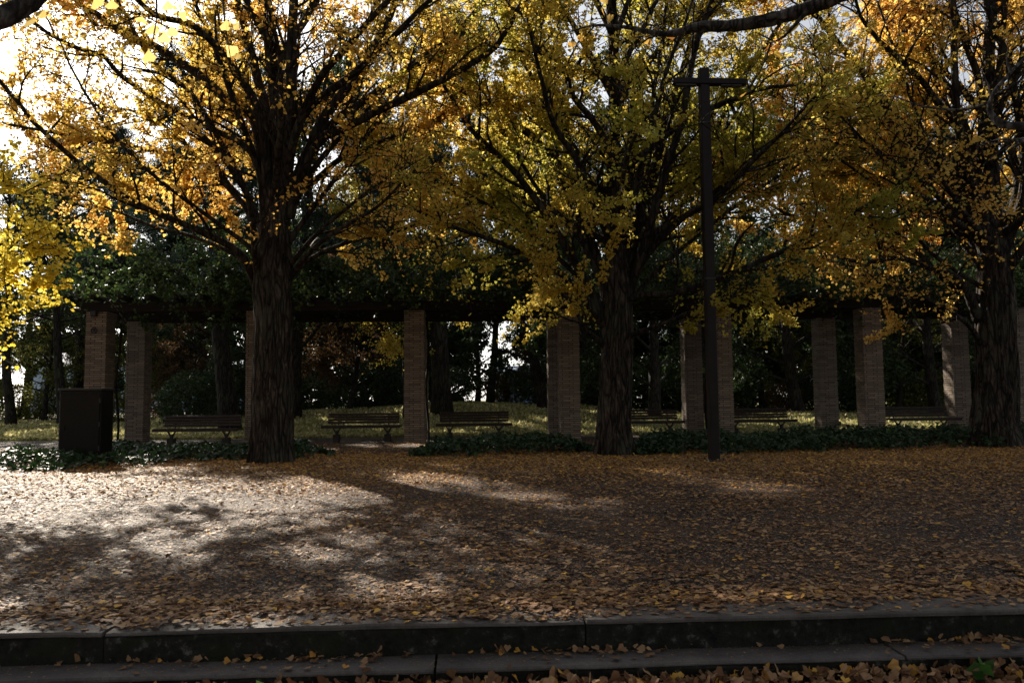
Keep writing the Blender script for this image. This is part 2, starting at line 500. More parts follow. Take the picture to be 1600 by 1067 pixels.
# ------------------------------------------------------------------ leaves
FAN = np.array([[0, 0, 0], [-.52, .62, .05], [-.30, .92, .10], [0, .84, .0], [.30, .92, .10], [.52, .62, .05]])
FAN_F = np.array([[0, 3, 2, 1], [0, 5, 4, 3]])
KITE = np.array([[0, 0, 0], [-.36, .5, .06], [0, 1, 0], [.36, .5, .06]])
KITE_F = np.array([[0, 3, 2, 1]])
def leaves(P, size, D=None, N=None, tmpl='fan', tint=None, curl=1.0):
    """P (n,3) stem points; D blade directions; N normals. returns V, F, tint"""
    n = len(P)
    if D is None: D = rs.normal(size=(n, 3))
    if N is None: N = rs.normal(size=(n, 3))
    D = D / (np.linalg.norm(D, axis=1)[:, None] + 1e-9)
    S = np.cross(D, N); S /= np.linalg.norm(S, axis=1)[:, None] + 1e-9
    N = np.cross(S, D)
    T, F = (FAN, FAN_F) if tmpl == 'fan' else (KITE, KITE_F)
    size = np.broadcast_to(size, (n,))[:, None, None]
    cz = (rs.uniform(-1, 2.2, n) * curl)[:, None, None]
    V = P[:, None] + size * (T[None, :, 0:1] * S[:, None] + T[None, :, 1:2] * D[:, None] + T[None, :, 2:3] * N[:, None] * cz)
    k = len(T)
    Fa = (np.arange(n)[:, None, None] * k + F[None]).reshape(-1, F.shape[1])
    if tint is None: tint = rs.uniform(0, 1, n)
    return V.reshape(-1, 3), Fa, np.repeat(tint, k)
def leaf_mesh(name, parts, mat):
    Vs, Fs, Ts, n = [], [], [], 0
    for V, F, T in parts:
        Vs.append(V); Fs.append(F + n); Ts.append(T); n += len(V)
    by = {}
    for F in Fs: by.setdefault(F.shape[1], []).append(F)
    return mesh_np(name, np.concatenate(Vs), [np.concatenate(f) for f in by.values()], mat, {'tint': np.concatenate(Ts)})

# ------------------------------------------------------------------ tree building
def unit(v): return v / (np.linalg.norm(v, axis=-1, keepdims=True) + 1e-9)

def wander(p0, d, L, n, wig, up):
    P = [p0]; d = unit(d); st = L / n
    for i in range(n):
        d = unit(d + rs.normal(size=3) * wig + np.array([0, 0, up]))
        P.append(P[-1] + d * st)
    return np.array(P)

def clothe(path, rad, mb, L2, n2, n3, twigs_at, r2f=.45, spread=1.0, t0=.18, up=.05, tw=(.35, .9)):
    """put secondary branches and twigs on a limb; returns twig polylines (m,4,3)"""
    n = len(path)
    tw_all = []
    seg = np.linalg.norm(np.diff(path, axis=0), axis=1); Lt = seg.sum()
    cum = np.concatenate([[0], np.cumsum(seg)]) / Lt
    tan = unit(np.gradient(path, axis=0))
    def twigs(Q, m, r):
        """Q a polyline; m twigs on it"""
        t = rs.uniform(.15, 1, m) ** .8 * (len(Q) - 1.001)
        i = t.astype(int); f = (t - i)[:, None]
        p = Q[i] * (1 - f) + Q[i + 1] * f
        dd = unit(np.gradient(Q, axis=0))[i]
        side = unit(np.cross(dd, rs.normal(size=(m, 3))))
        d = unit(dd * .7 + side * rs.uniform(.5, 1.2, (m, 1)) + np.array([0, 0, up]))
        L = rs.uniform(tw[0], tw[1], m)[:, None]
        a = rs.normal(size=(m, 3)) * .22
        s = np.linspace(0, 1, 4)
        P = p[:, None] + (d * L)[:, None] * s[None, :, None] + (a * L)[:, None] * (s ** 2)[None, :, None]
        mb.tubes(P, np.maximum(.0028, r * (1 - .75 * s))[None] * np.ones((m, 1)), 3)
        tw_all.append(P)
    for k in range(n2):
        t = t0 + (1 - t0) * ((k + rs.uniform(.1, .9)) / n2)
        i = min(n - 2, int(np.searchsorted(cum, t)))
        i = max(i, 1)
        side = unit(np.cross(tan[i], rs.normal(size=3)))
        side[2] *= .75
        d = unit(tan[i] * .75 + side * rs.uniform(.6, 1.3) * spread + np.array([0, 0, up]))
        L = L2 * rs.uniform(.55, 1.15) * (1 - .35 * t)
        Q = wander(path[i], d, L, 6, .16, up * .5)
        r0 = min(rad[i] * .6, .012 + .014 * L)
        mb.tube(Q, np.linspace(r0, .005, len(Q)), 5, cap=False)
        twigs(Q, n3, .009)
    twigs(path[int(n * .5):] if n > 8 else path, n3 * 2, .009)
    return np.concatenate(tw_all)

def leaf_on(TW, n, size, mat_t='fan', droop=.5, jit=.05, tint_mu=None, clump=True, front=1.0, clear=None, clump_floor=.2):
    """n leaves on twig polylines TW (m,4,3)"""
    m = len(TW)
    if clump:
        w = rs.gamma(1.1, 1.0, m)
        c = TW[:, 2]
        if front < 1:
            w = w * np.where(c[:, 1] < -.3, front, 1.0) * np.clip(np.hypot(c[:, 0], c[:, 1]) / 2.2, .12, 1)
        if clear is not None: w = w * np.where(clear(TW), .0, 1.0)
        cn = vnoise(c[:, 0] * 1.1 + 40, c[:, 2] * 1.1 + c[:, 1] * .9 + 40, 31)
        w = w * (clump_floor + np.clip((cn - .3) * 3, 0, 1))
        idx = rs.choice(m, n, p=w / w.sum())
    else: idx = rs.randint(0, m, n)
    t = rs.uniform(.05, 1, n)
    t = np.clip((np.floor(t * 8) + .5) / 8 + rs.normal(size=n) * .012, 0, .999) * 2.999; i = t.astype(int); f = (t - i)[:, None]
    D = rs.normal(size=(n, 3)) + np.array([0, 0, -droop])
    p = TW[idx, i] * (1 - f) + TW[idx, i + 1] * f + rs.normal(size=(n, 3)) * jit * .3 + unit(D) * (jit * rs.uniform(.2, 1.1, (n, 1)))
    N = rs.normal(size=(n, 3)) + np.array([0, 0, .6])
    tint = np.clip(rs.beta(3, 2.4, n) + np.repeat(rs.normal(size=(m,)) * .10, 1)[idx], 0, 1)
    return leaves(p, size * rs.uniform(.7, 1.2, n), D, N, mat_t, tint)

def trunk_mesh(path, radii, name, mat, seg=120, ridges=26, amp=.13, flare=.20):
    P = catmull(path, .06); n = len(P)
    R = np.interp(np.linspace(0, 1, n), np.linspace(0, 1, len(radii)), radii)
    th = np.arange(seg) * 2 * pi / seg
    zz = P[:, 2:3]
    TT = np.tile(th[None], (n, 1))
    a = vnoise(TT / (2 * pi) * ridges, zz * 1.4 + TT * 0, 11, ridges)
    b = vnoise(TT / (2 * pi) * ridges * 2, zz * 3.1 + TT * 0, 12, ridges * 2)
    rid = 1 - np.abs(2 * a - 1) * 1.0
    w = rid ** 1.5 * .75 + b * .25 - .45
    lob = np.cos(TT * 5 + .7) * .5 + np.cos(TT * 3 + 2.0) * .5
    z0 = P[0, 2]
    fl = np.exp(-np.clip(zz - z0, 0, 9) / .28) * flare
    RR = R[:, None] * (1 + w * amp * 1.8 + fl * (1 + .45 * lob))
    V = P[:, None] + np.stack([RR * np.cos(TT), RR * np.sin(TT), TT * 0], -1)
    i = np.arange(n - 1)[:, None] * seg; j = np.arange(seg)[None]
    F = np.stack([i + j, i + (j + 1) % seg, i + seg + (j + 1) % seg, i + seg + j], -1).reshape(-1, 4)
    return mesh_np(name, V.reshape(-1, 3), [F, [(n - 1) * seg + np.arange(seg)]], mat, smooth=True)

LIMB_K = 1.0
def gtree(label, base, trunk_px, trunk_r, traced, auto, nleaf, leafsize, mat, L2=1.5, dens=1.0, front=1.0, clear=None, group='ginkgo trees along the plaza', limbmat='limb'):
    """base: point; traced: list of (pixel list, start depth, end depth offset, r0, r1); auto: extra limbs (start, direction, length, r0)"""
    D0 = base[1]
    root = thing('ginkgo_tree', label, 'tree', base, 0, group)
    off = np.array(base)
    tp = [np.array(p) for p in trunk_px]
    o = obj('trunk', trunk_mesh([p - off for p in tp], trunk_r, 'trunk', M['bark']), root)
    TW = []
    jobs = []
    for (px, dy, r0, r1) in traced:
        n = len(px)
        P = np.array([at(x, y, D0 + dy * (i / (n - 1)) ** .9) for i, (x, y) in enumerate(px)])
        jobs.append((catmull(P, .12), r0, r1))
    for (p, d, L, r0) in auto:
        jobs.append((wander(np.array(p, float), np.array(d, float), L, 16, .085, .02), r0, .012))
    for path, r0, r1 in jobs:
        n = len(path)
        path = path + np.cumsum(rs.normal(size=(n, 3)) * .006, axis=0) * np.linspace(0, 1, n)[:, None]
        L = np.linalg.norm(np.diff(path, axis=0), axis=1).sum()
        t = np.linspace(0, 1, n)
        rad = r1 + (r0 - r1) * (1 - t) ** .85
        rad = rad * LIMB_K * (1 + .35 * np.exp(-t * L / .25))
        mb = MB()
        loc = path - off
        mb.tube(loc, rad, 10)
        tw = clothe(loc, rad, mb, L2 * min(1.25, .5 + L / 7), max(3, int(L * 2.2 * dens)), 8, None)
        TW.append(tw)
        mb.build('limb', M[limbmat], root, smooth=True)
    TW = np.concatenate(TW)
    parts = [leaf_on(TW, nleaf, leafsize, 'fan', front=front, clear=clear)]
    f = obj('foliage', leaf_mesh('foliage', parts, M[mat]), root)
    return root, TW

# ---------------- left ginkgo
bl = on_ground(424, 722)
D = bl[1]
T1 = [
 ([(400,445),(375,397),(311,360),(210,315),(157,277),(112,240),(60,191),(34,157),(0,116),(-40,60)], -2.0, .062, .022),
 ([(405,420),(390,337),(360,296),(330,259),(262,240),(184,225),(124,214),(11,195)], .6, .06, .02),
 ([(415,380),(397,247),(319,195),(240,150),(187,112),(161,82),(124,71),(67,41),(41,19),(0,-20)], -1.2, .062, .02),
 ([(420,330),(401,195),(360,161),(319,124),(255,82),(200,60),(150,25),(112,0),(70,-40)], 1.2, .11, .035),
 ([(420,320),(405,180),(350,90),(300,40),(240,22),(180,-30)], -1.8, .09, .03),
 ([(425,330),(420,200),(395,90),(370,-10),(350,-90)], 1.4, .11, .05),
 ([(430,350),(438,220),(425,100),(412,-10),(400,-120),(390,-260)], .3, .15, .06),
 ([(440,350),(455,200),(456,90),(462,-10),(470,-150)], -.8, .12, .05),
 ([(445,330),(475,260),(500,195),(537,142),(567,97),(601,45),(620,0),(650,-80)], .8, .11, .045),
 ([(450,340),(465,280),(500,221),(534,202),(594,172),(680,131),(762,82),(789,49),(811,11),(850,-40)], -.9, .09, .03),
 ([(452,330),(470,260),(500,210),(575,154),(650,97),(710,52),(747,15),(790,-30)], 1.6, .09, .03),
 ([(445,310),(460,220),(500,127),(545,75),(612,0),(650,-50)], -1.8, .08, .03),
 ([(450,438),(475,405),(500,379),(540,352),(586,326),(624,292),(650,270)], -1.6, .045, .014),
 ([(452,430),(500,396),(560,375),(620,365),(680,340)], .8, .045, .014),
 ([(405,440),(398,400),(396,360),(385,300),(340,230),(300,190)], -2.2, .06, .02),
 ([(430,300),(428,200),(440,100),(480,30),(520,-40)], 2.2, .09, .04),
 ([(405,430),(392,390),(340,350),(270,300),(215,255),(165,200),(120,130),(85,60)], -1.4, .042, .012),
 ([(410,400),(380,320),(330,270),(280,215),(225,180),(150,165),(80,150)], 1.3, .045, .012),
 ([(400,430),(370,400),(300,370),(240,355),(180,330),(120,310),(70,300)], .9, .04, .01),
 ([(410,360),(370,270),(300,150),(240,100),(190,20),(160,-40)], .3, .06, .02),
 ([(418,300),(380,200),(330,60),(290,-30)], -.6, .07, .025),
 ([(450,380),(500,310),(560,240),(640,200),(700,170)], .4, .05, .015),
 ([(448,420),(500,360),(560,310),(640,250)], -1.0, .042, .012),
 ([(448,340),(500,250),(560,190),(640,110),(700,60)], .2, .055, .02),
]
hi = at(425, 330, D)
A1 = [(hi, (.2, -.8, .75), 5.0, .06), (hi, (.6, .8, .6), 5.2, .07), (hi, (-.6, .8, .55), 5.0, .09),
      (hi + [0, 0, .6], (.1, .9, .9), 5.0, .07), (hi + [0, 0, 1.2], (.8, -.3, 1.0), 5.0, .08),
      (hi + [0, 0, 2.5], (.4, .6, 1), 4.5, .07), (hi + [0, 0, 2.8], (-.4, -.5, 1), 4.5, .07)]
_, TWL = gtree('big furrowed ginkgo on the left, trunk right of the sunlit left bench', bl,
      [bl + [0, 0, -.1], bl + [0, 0, .5], at(426, 600, D), at(427, 500, D), at(426, 440, D), at(428, 360, D), at(430, 300, D)],
      [.335, .325, .315, .30, .29, .31, .25, .16], T1, A1, 60000, .060, 'ginkgo_leaf', 1.35, 1.0, .25)

# ---------------- centre ginkgo
bc = on_ground(960, 710)
D = bc[1]
T2 = [
 ([(965,500),(962,380),(958,250),(960,130),(955,0),(950,-120),(948,-240)], .3, .15, .06),
 ([(972,490),(985,380),(1010,300),(1040,200),(1065,120),(1100,0),(1130,-100)], .9, .11, .045),
 ([(978,470),(1005,390),(1025,320),(1050,240),(1068,180),(1085,90),(1110,20),(1140,-60)], -1.2, .09, .04),
 ([(945,500),(915,440),(880,380),(822,292),(777,244),(736,204),(710,161),(680,120)], -1.0, .09, .025),
 ([(955,480),(950,356),(916,289),(886,225),(875,169),(905,110),(930,60)], .8, .08, .025),
 ([(950,480),(925,380),(875,281),(849,202),(845,150),(826,116),(785,37),(770,-30)], 1.6, .09, .03),
 ([(958,460),(965,330),(946,221),(897,150),(879,105),(837,75),(815,0),(790,-60)], -1.4, .08, .03),
 ([(970,480),(1000,462),(1053,459),(1127,435),(1211,400),(1264,375),(1312,349),(1346,330),(1390,310)], -1.7, .07, .02),
 ([(972,470),(1010,400),(1060,345),(1117,300),(1147,262),(1192,229),(1245,191),(1300,160)], -.8, .07, .02),
 ([(970,530),(1010,515),(1050,500),(1090,480),(1120,470),(1180,450)], -1.2, .045, .015),
 ([(945,540),(925,524),(911,512),(896,480),(870,455),(830,430)], -1.5, .05, .015),
 ([(945,510),(900,450),(850,410),(780,380),(700,352),(650,330)], -1.9, .07, .02),
 ([(960,400),(985,280),(990,150),(985,50),(1000,-60)], 1.8, .10, .04),
 ([(970,430),(1040,350),(1090,280),(1130,180),(1180,90),(1230,20)], 1.9, .07, .03),
 ([(950,450),(880,340),(790,300),(700,290),(620,270)], 1.8, .07, .02),
 ([(950,470),(905,370),(850,310),(800,230),(760,150),(720,90)], .4, .055, .018),
 ([(955,440),(940,330),(900,240),(850,130),(830,40),(810,-30)], .2, .06, .02),
 ([(972,460),(1000,350),(1015,250),(1022,150),(1040,50),(1050,-50)], .4, .06, .025),
 ([(975,480),(1030,420),(1100,360),(1180,300),(1260,250),(1320,220)], .9, .05, .015),
 ([(975,450),(1050,340),(1110,240),(1160,160),(1200,80)], .4, .05, .015),
 ([(948,490),(890,420),(810,350),(730,300),(660,260)], -.4, .05, .015),
]
hi = at(962, 380, D)
A2 = [(hi, (.3, -.8, .6), 4.6, .08), (hi, (-.5, -.8, .45), 4.6, .08), (hi, (.7, .7, .5), 5.2, .08), (hi, (-.6, .8, .5), 5.0, .08), (hi, (-.1, -.95, .2), 4.2, .07), (hi, (.8, -.55, .2), 4.6, .07),
      (hi + [0, 0, .8], (-.9, -.2, .6), 5.0, .08), (hi + [0, 0, 1.2], (.9, -.1, .8), 5.0, .08), (hi + [0, 0, 2], (0, -.8, .9), 4.6, .07),
      (hi + [0, 0, 2.6], (.6, .6, 1), 4.6, .07), (hi + [0, 0, 2.8], (-.6, .3, 1), 4.6, .07), (hi + [0, 0, 3.6], (.3, -.4, 1), 4, .06), (hi + [0, 0, 4], (-.5, .2, 1), 4, .06), (hi + [0, 0, 3], (.8, 0, 1), 4, .06)]
_, TWC = gtree('middle ginkgo with low spreading olive-gold branches, standing beside the brown lamp post', bc,
      [bc + [0, 0, -.1], bc + [0, 0, .5], at(962, 600, D), at(964, 520, D), at(964, 470, D), at(963, 380, D)],
      [.33, .30, .28, .275, .27, .24, .15], T2, A2, 138000, .058, 'green_ginkgo_leaf', 1.5, 1.25, .6, lambda T: (T[:, :, 1].min(1) < -1.3) & (T[:, 2, 0] > .15) & (T[:, 2, 0] < 2.6) & (T[:, 2, 2] > 2.6))

# ---------------- right ginkgo
br = on_ground(1556, 697)
D = br[1]
T3 = [
 ([(1530,500),(1500,440),(1447,417),(1400,405),(1350,410),(1300,400)], -1.2, .09, .02),
 ([(1545,420),(1530,330),(1511,277),(1474,259),(1429,221),(1399,184),(1369,142),(1327,90),(1275,22),(1230,-40)], -.6, .13, .03),
 ([(1540,400),(1500,300),(1450,240),(1425,180),(1408,110),(1415,40),(1400,-40)], 1.6, .09, .03),
 ([(1545,380),(1525,260),(1500,180),(1470,124),(1455,97),(1429,56),(1399,7),(1370,-60)], .8, .09, .03),
 ([(1545,380),(1520,290),(1500,217),(1494,172),(1487,75),(1483,0),(1478,-100)], -1.0, .09, .04),
 ([(1550,380),(1545,280),(1534,172),(1526,112),(1500,37),(1489,0),(1470,-80)], .3, .10, .04),
 ([(1555,400),(1550,250),(1545,100),(1550,0),(1548,-140),(1548,-260)], .5, .15, .06),
 ([(1565,440),(1590,400),(1625,350),(1680,280)], -.8, .09, .03),
 ([(1562,400),(1590,285),(1571,210),(1560,165),(1575,80),(1590,0)], 1.5, .09, .04),
 ([(1565,400),(1600,300),(1597,214),(1575,97),(1552,34),(1541,0),(1530,-80)], -.5, .11, .04),
 ([(1535,540),(1510,505),(1470,480),(1440,465),(1400,450),(1350,440)], -1.5, .055, .015),
 ([(1535,470),(1480,440),(1420,380),(1380,350),(1330,340),(1290,350)], -.4, .07, .02),
 ([(1550,430),(1500,360),(1420,320),(1340,300),(1260,290)], 1.6, .07, .02),
 ([(1540,430),(1470,330),(1400,270),(1330,200),(1270,130)], .5, .06, .018),
 ([(1545,400),(1490,300),(1440,200),(1400,90),(1370,0)], -.3, .06, .02),
 ([(1535,450),(1450,390),(1380,300),(1300,240),(1240,200)], -.9, .045, .014),
 ([(1550,380),(1515,240),(1460,120),(1440,20),(1430,-50)], .8, .06, .02),
]
hi = at(1553, 380, D)
A3 = [(hi, (.3, -.8, .6), 4.6, .08), (hi, (-.7, -.6, .4), 5.0, .08), (hi, (.7, .7, .5), 5.2, .08), (hi, (-.8, .7, .5), 5.6, .08), (hi, (-.95, -.2, .25), 5.2, .07), (hi, (-.6, -.8, .2), 4.4, .06),
      (hi + [0, 0, .8], (-.9, .3, .7), 5.6, .08), (hi + [0, 0, 1.6], (-.9, -.3, .9), 5.4, .08), (hi + [0, 0, 2], (0, -.8, .9), 4.6, .07),
      (hi + [0, 0, 2.6], (-.6, .6, 1), 5, .07), (hi + [0, 0, 2.8], (.6, .3, 1), 4.6, .07), (hi + [0, 0, .3], (.9, -.2, .6), 5, .08)]
_, TWR = gtree('bright golden ginkgo at the right edge, trunk rising from the long ivy bed', br,
      [br + [0, 0, -.1], br + [0, 0, .5], at(1558, 600, D), at(1556, 520, D), at(1555, 440, D), at(1553, 360, D)],
      [.42, .38, .36, .345, .33, .28, .17], T3, A3, 92000, .060, 'ginkgo_leaf', 1.5, 1.25, .12)

# ---------------- ginkgo left of the frame whose branches reach in
bf = np.array([-11.2, 11.6, 0.0])
D = bf[1]
T4 = [
 ([(-404,420),(-200,470),(-80,470),(-50,430),(0,395),(35,372)], -1.6, .06, .008),
 ([(-404,440),(-220,500),(-120,505),(-60,490),(-10,482),(25,470)], -1.9, .05, .006),
 ([(-404,400),(-250,330),(-140,290),(-80,250),(-45,235)], -1.0, .06, .012),
 ([(-404,420),(-220,400),(-120,360),(-50,310),(-25,290)], -2.2, .06, .01),
]
root4, TW4 = gtree('ginkgo beyond the left edge reaching in with bright lemon-yellow lower branches', bf,
      [bf + [0, 0, -.1], bf + [0, 0, 1], bf + [0, 0, 3], bf + [.05, 0, 4.5], bf + [.1, 0, 7]], [.38, .34, .32, .28, .15], T4,
      [(bf + [0, 0, 5], (-.8, .2, .8), 4, .08), (bf + [0, 0, 5], (-.3, -.8, .8), 4, .08), (bf + [0, 0, 6], (-.1, .3, 1), 4, .08), (bf + [0, 0, 4], (-.6, .7, .5), 4, .08)], 17000, .06, 'lemon_leaf', .6, .9)

# ---------------- two trees beside / behind the camera whose boughs hang into the top of the picture
bo = np.array([7.5, 1.2, -.22])
def overhang(label, base, limbs, tr, nleaf, size):
    off = base
    root = thing('ginkgo_tree', label, 'tree', base, 0, 'ginkgo trees by the steps')
    obj('trunk', trunk_mesh([np.array([0, 0, -.1]), np.array([0, 0, 1.]), np.array([.0, 0, 3.]), np.array([.0, 0, 6.0])], tr, 'trunk', M['bark']), root)
    TW = []
    for P, r, n2, L2 in limbs:
        Q4 = np.hstack([np.array(P), np.resize(np.array(r, float), (len(P), 1)) if len(r) == len(P) else np.interp(np.linspace(0, 1, len(P)), np.linspace(0, 1, len(r)), r)[:, None]])
        Q4 = catmull(Q4, .06); n = len(Q4)
        mb = MB(); P = Q4[:, :3] - off
        rr = np.maximum(.002, Q4[:, 3]) * (1 + .06 * rs.normal(size=n))
        mb.tube(P, rr, 12)
        if n2: TW.append(clothe(P, rr, mb, L2, n2, 4, None, t0=.35, tw=(.1, .3)))
        mb.build('limb', M['grey_bark'], root, smooth=True)
    if TW and nleaf:
        TW = np.concatenate(TW)
        obj('foliage', leaf_mesh('foliage', [leaf_on(TW, nleaf, size, 'fan', jit=.03)], M['ginkgo_leaf']), root)
    return root
top = bo + [0, 0, 4.2]
overhang('near ginkgo beyond the right edge with knobbly grey boughs crossing the top', bo, [
    ([top, at(1750, -260, 4.2), at(1450, -70, 4.8), at(1300, -2, 5.0), at(1220, 27, 5.2), at(1150, 40, 5.3), at(1090, 43, 5.4), at(1040, 54, 5.5), at(985, 44, 5.6), at(930, 40, 5.8), at(890, 50, 6.0)],
     [.12, .08, .062, .052, .046, .040, .034, .022, .014, .009, .005], 5, .6),
    ([bo + [0, 0, 3.2], at(1850, 150, 3.6), at(1680, 190, 3.9), at(1600, 197, 4.0), at(1565, 194, 4.05), at(1547, 176, 4.1), at(1550, 150, 4.1), at(1575, 118, 4.15), at(1600, 92, 4.2), at(1640, 50, 4.3)],
     [.07, .04, .028, .020, .019, .017, .012, .009, .007, .004], 2, .35),
    ([at(1549, 160, 4.1), at(1500, 172, 4.25), at(1440, 166, 4.4), at(1400, 152, 4.5), at(1370, 150, 4.6)], [.008, .007, .005, .004, .003], 0, 0),
    ([at(1552, 150, 4.1), at(1580, 135, 4.0), at(1610, 115, 3.9)], [.007, .005, .003], 0, 0)],
    [.3, .26, .22, .1], 150, .065)
bo2 = np.array([-4.6, 1.0, -.22])
overhang('near ginkgo beyond the left edge with dark bough and pale hanging leaves', bo2, [
    ([bo2 + [0, 0, 2.6], at(-200, 110, 2.8), at(-60, 50, 2.9), at(20, 20, 3.0), at(75, -22, 3.1), at(180, -120, 3.4), at(330, -120, 3.8)],
     [.10, .055, .042, .040, .036, .025, .01], 0, 0),
    ([at(180, -120, 3.4), at(235, -40, 3.3), at(245, 20, 3.25), at(237, 72, 3.2)], [.008, .005, .004, .002], 0, 0),
    ([at(330, -120, 3.8), at(345, -30, 3.6), at(352, 40, 3.5), at(360, 90, 3.45)], [.008, .005, .004, .002], 0, 0)],
    [.3, .26, .22, .1], 0, .065)
# the pale leaves dangling near the lens belong to that tree
nf = [(232, 92, 3.2, .062), (255, 62, 3.2, .055), (240, 52, 3.3, .06), (222, 40, 3.3, .05), (268, 55, 3.3, .05), (353, 85, 3.45, .062), (373, 97, 3.5, .05), (354, 45, 3.4, .055), (374, 50, 3.4, .055), (262, 14, 3.3, .05), (148, 10, 3.0, .06), (175, 14, 3.0, .05), (45, 42, 2.9, .055), (71, 28, 2.9, .05), (290, 32, 3.6, .05), (318, 114, 3.9, .035)]
P = np.array([at(x, y - 14, d) for x, y, d, s in nf])
Dd = np.tile(np.array([[.1, -.1, -1.]]), (len(nf), 1)) + rs.normal(size=(len(nf), 3)) * .35
Nn = np.tile(np.array([[.1, -1, .35]]), (len(nf), 1)) + rs.normal(size=(len(nf), 3)) * .25
o_near = obj('foliage', leaf_mesh('foliage', [leaves(P - bo2, np.array([s for *_, s in nf]), Dd, Nn, 'fan', np.full(len(nf), .95), .5)], M['ginkgo_leaf']),
    [o for o in C.objects if o.name.startswith('ginkgo_tree') and 'pale hanging' in o.get('label', '')][0])

# ------------------------------------------------------------------ pergola
PX0, PY0, PS, PD, PH, PW = -10.066, 18.734, 3.742, 2.366, 3.164, .48
perg = thing('pergola', 'long dark timber pergola on stacked thin-brick pillars behind the ginkgo trees', 'pergola', (PX0, PY0, 0), TH)
def pillar_mesh(seed):
    r = np.random.RandomState(seed)
    mb = MB(); ch = .052; nc = int(PH / ch)
    V = []; prof = []
    for i in range(nc):
        o_ = r.uniform(-.004, .004)
        for z, e in ((i * ch, -.007), (i * ch + .006, -.007), (i * ch + .007, o_), ((i + 1) * ch - .001, o_)):
            prof.append((min(z, PH), PW / 2 + e))
    prof.append((PH, PW / 2))
    if True:
        prof = [(z, h + (.012 if z < .10 else 0)) for z, h in prof]
    P = np.array([[[sx * h, sy * h, z] for sx, sy in ((-1, -1), (1, -1), (1, 1), (-1, 1))] for z, h in prof]).reshape(-1, 3)
    n = len(prof); i = np.arange(n - 1)[:, None] * 4; j = np.arange(4)[None]
    F = np.stack([i + j, i + (j + 1) % 4, i + 4 + (j + 1) % 4, i + 4 + j], -1).reshape(-1, 4)
    mb.add(P, F, [(n - 1) * 4 + np.arange(4)])
    return mb.mesh('pillar', M['brick'])
pms = [pillar_mesh(s) for s in range(3)]
for i in range(-1, 8):
    for row in (0, 1):
        o = obj('pillar', pms[(i * 2 + row) % 3], perg)
        o.location = (PS * i + PW / 2 + (-.075 if row else 0), PW / 2 + PD * row, 0)
        o.rotation_euler = (0, 0, (pi / 2) * ((i + row) % 2) * 2)
L0, L1 = -1.2, PS * 7 + 1.2
L0 = -.35
for i in (-1,):      # the pergola starts at the first visible pillar: drop the copies placed before it
    for o in [o for o in perg.children if o.name.startswith('pillar') and o.location.x < 0]:
        bpy.data.objects.remove(o)
for y in (-.03, PW + .03 - .09, PD - .03, PD + PW + .03 - .09):
    mb = MB(); mb.box(((L0 + L1) / 2, y + .045, PH + .115), (L1 - L0, .09, .23), bevel=.008); mb.build('beam', M['beam'], perg)
x = L0 + .1
k = 0
while x < L1:
    mb = MB(); mb.box((x, (PD + PW) / 2, PH + .23 + .062), (.09, PD + PW + 1.0, .12), bevel=.006); mb.build('rafter', M['beam'], perg)
    x += .62; k += 1
# wall mounted ring fixture on the first pillar
mb = MB(); a = np.linspace(0, 2 * pi, 21)
mb.tube(np.stack([.20 + .065 * np.cos(a), a * 0 - .02, 2.72 + .065 * np.sin(a)], 1), .012, 6)
mb.box((.20, -.012, 2.72), (.05, .03, .05), bevel=.005)
mb.build('iron_ring', M['iron'], perg)
mb = MB(); mb.box((.20, -.05, 3.11), (.14, .12, .12), bevel=.01); mb.build('lamp_bracket', M['iron'], perg)

# wisteria on the pergola
vine = thing('wisteria_vine', 'dark green wisteria thatch spilling over the top of the pergola', 'vine', (PX0, PY0, 0), TH)
mb = MB(); tws = []
for k in range(330):
    x0 = rs.uniform(L0 - .2, L1); y0 = rs.uniform(-.5, PD + PW + .6)
    d = np.array([rs.normal(), rs.normal() * .7, rs.uniform(.0, .9)])
    Q = wander(np.array([x0, y0, PH + .36 + rs.uniform(0, .75)]), d, rs.uniform(.7, 1.9), 7, .35, -.03)
    Q[:, 2] = np.maximum(Q[:, 2], PH + .3)
    mb.tube(Q, np.linspace(.016, .005, len(Q)), 4, cap=False)
    m = 16
    t = rs.uniform(0, 1, m) * (len(Q) - 1.001); i = t.astype(int); f = (t - i)[:, None]
    p = Q[i] * (1 - f) + Q[i + 1] * f
    d2 = unit(rs.normal(size=(m, 3)) + np.array([0, 0, .3])) * rs.uniform(.25, .6, (m, 1))
    s = np.linspace(0, 1, 4)
    P = p[:, None] + d2[:, None] * s[None, :, None] + np.array([0, 0, -.22]) * (s ** 2)[None, :, None] * 1.0
    tws.append(P)
m = 520
P0 = np.stack([rs.uniform(L0 - .3, L1, m), rs.uniform(-.75, -.1, m), PH + rs.uniform(.25, .6, m)], 1)
s4 = np.linspace(0, 1, 4)
tws.append(P0[:, None] + (rs.normal(size=(m, 3)) * .25)[:, None] * s4[None, :, None] + np.array([0, 0, -.35]) * (s4 ** 2)[None, :, None] * rs.uniform(.2, 1, (m, 1, 1)))
for k in range(3):   # stems winding up pillars
    xx = [PW + .05, PS * 2 + PW + .04, PS * 4 - .04][k]
    zz = np.linspace(0, PH + .4, 20)
    m1 = MB(); m1.tube(np.stack([xx + .03 * np.sin(zz * 3 + k), PW + .08 + .04 * np.cos(zz * 2.2), zz], 1), .03, 6); m1.build('vine_stem', M['dark_bark'], vine, True)
mb.build('vine_branches', M['dark_bark'], vine, True)
tws = np.concatenate(tws)
obj('vine_foliage', leaf_mesh('vine_foliage', [leaf_on(tws, 90000, .10, 'kite', .7, .05)], M['vine_leaf']), vine)
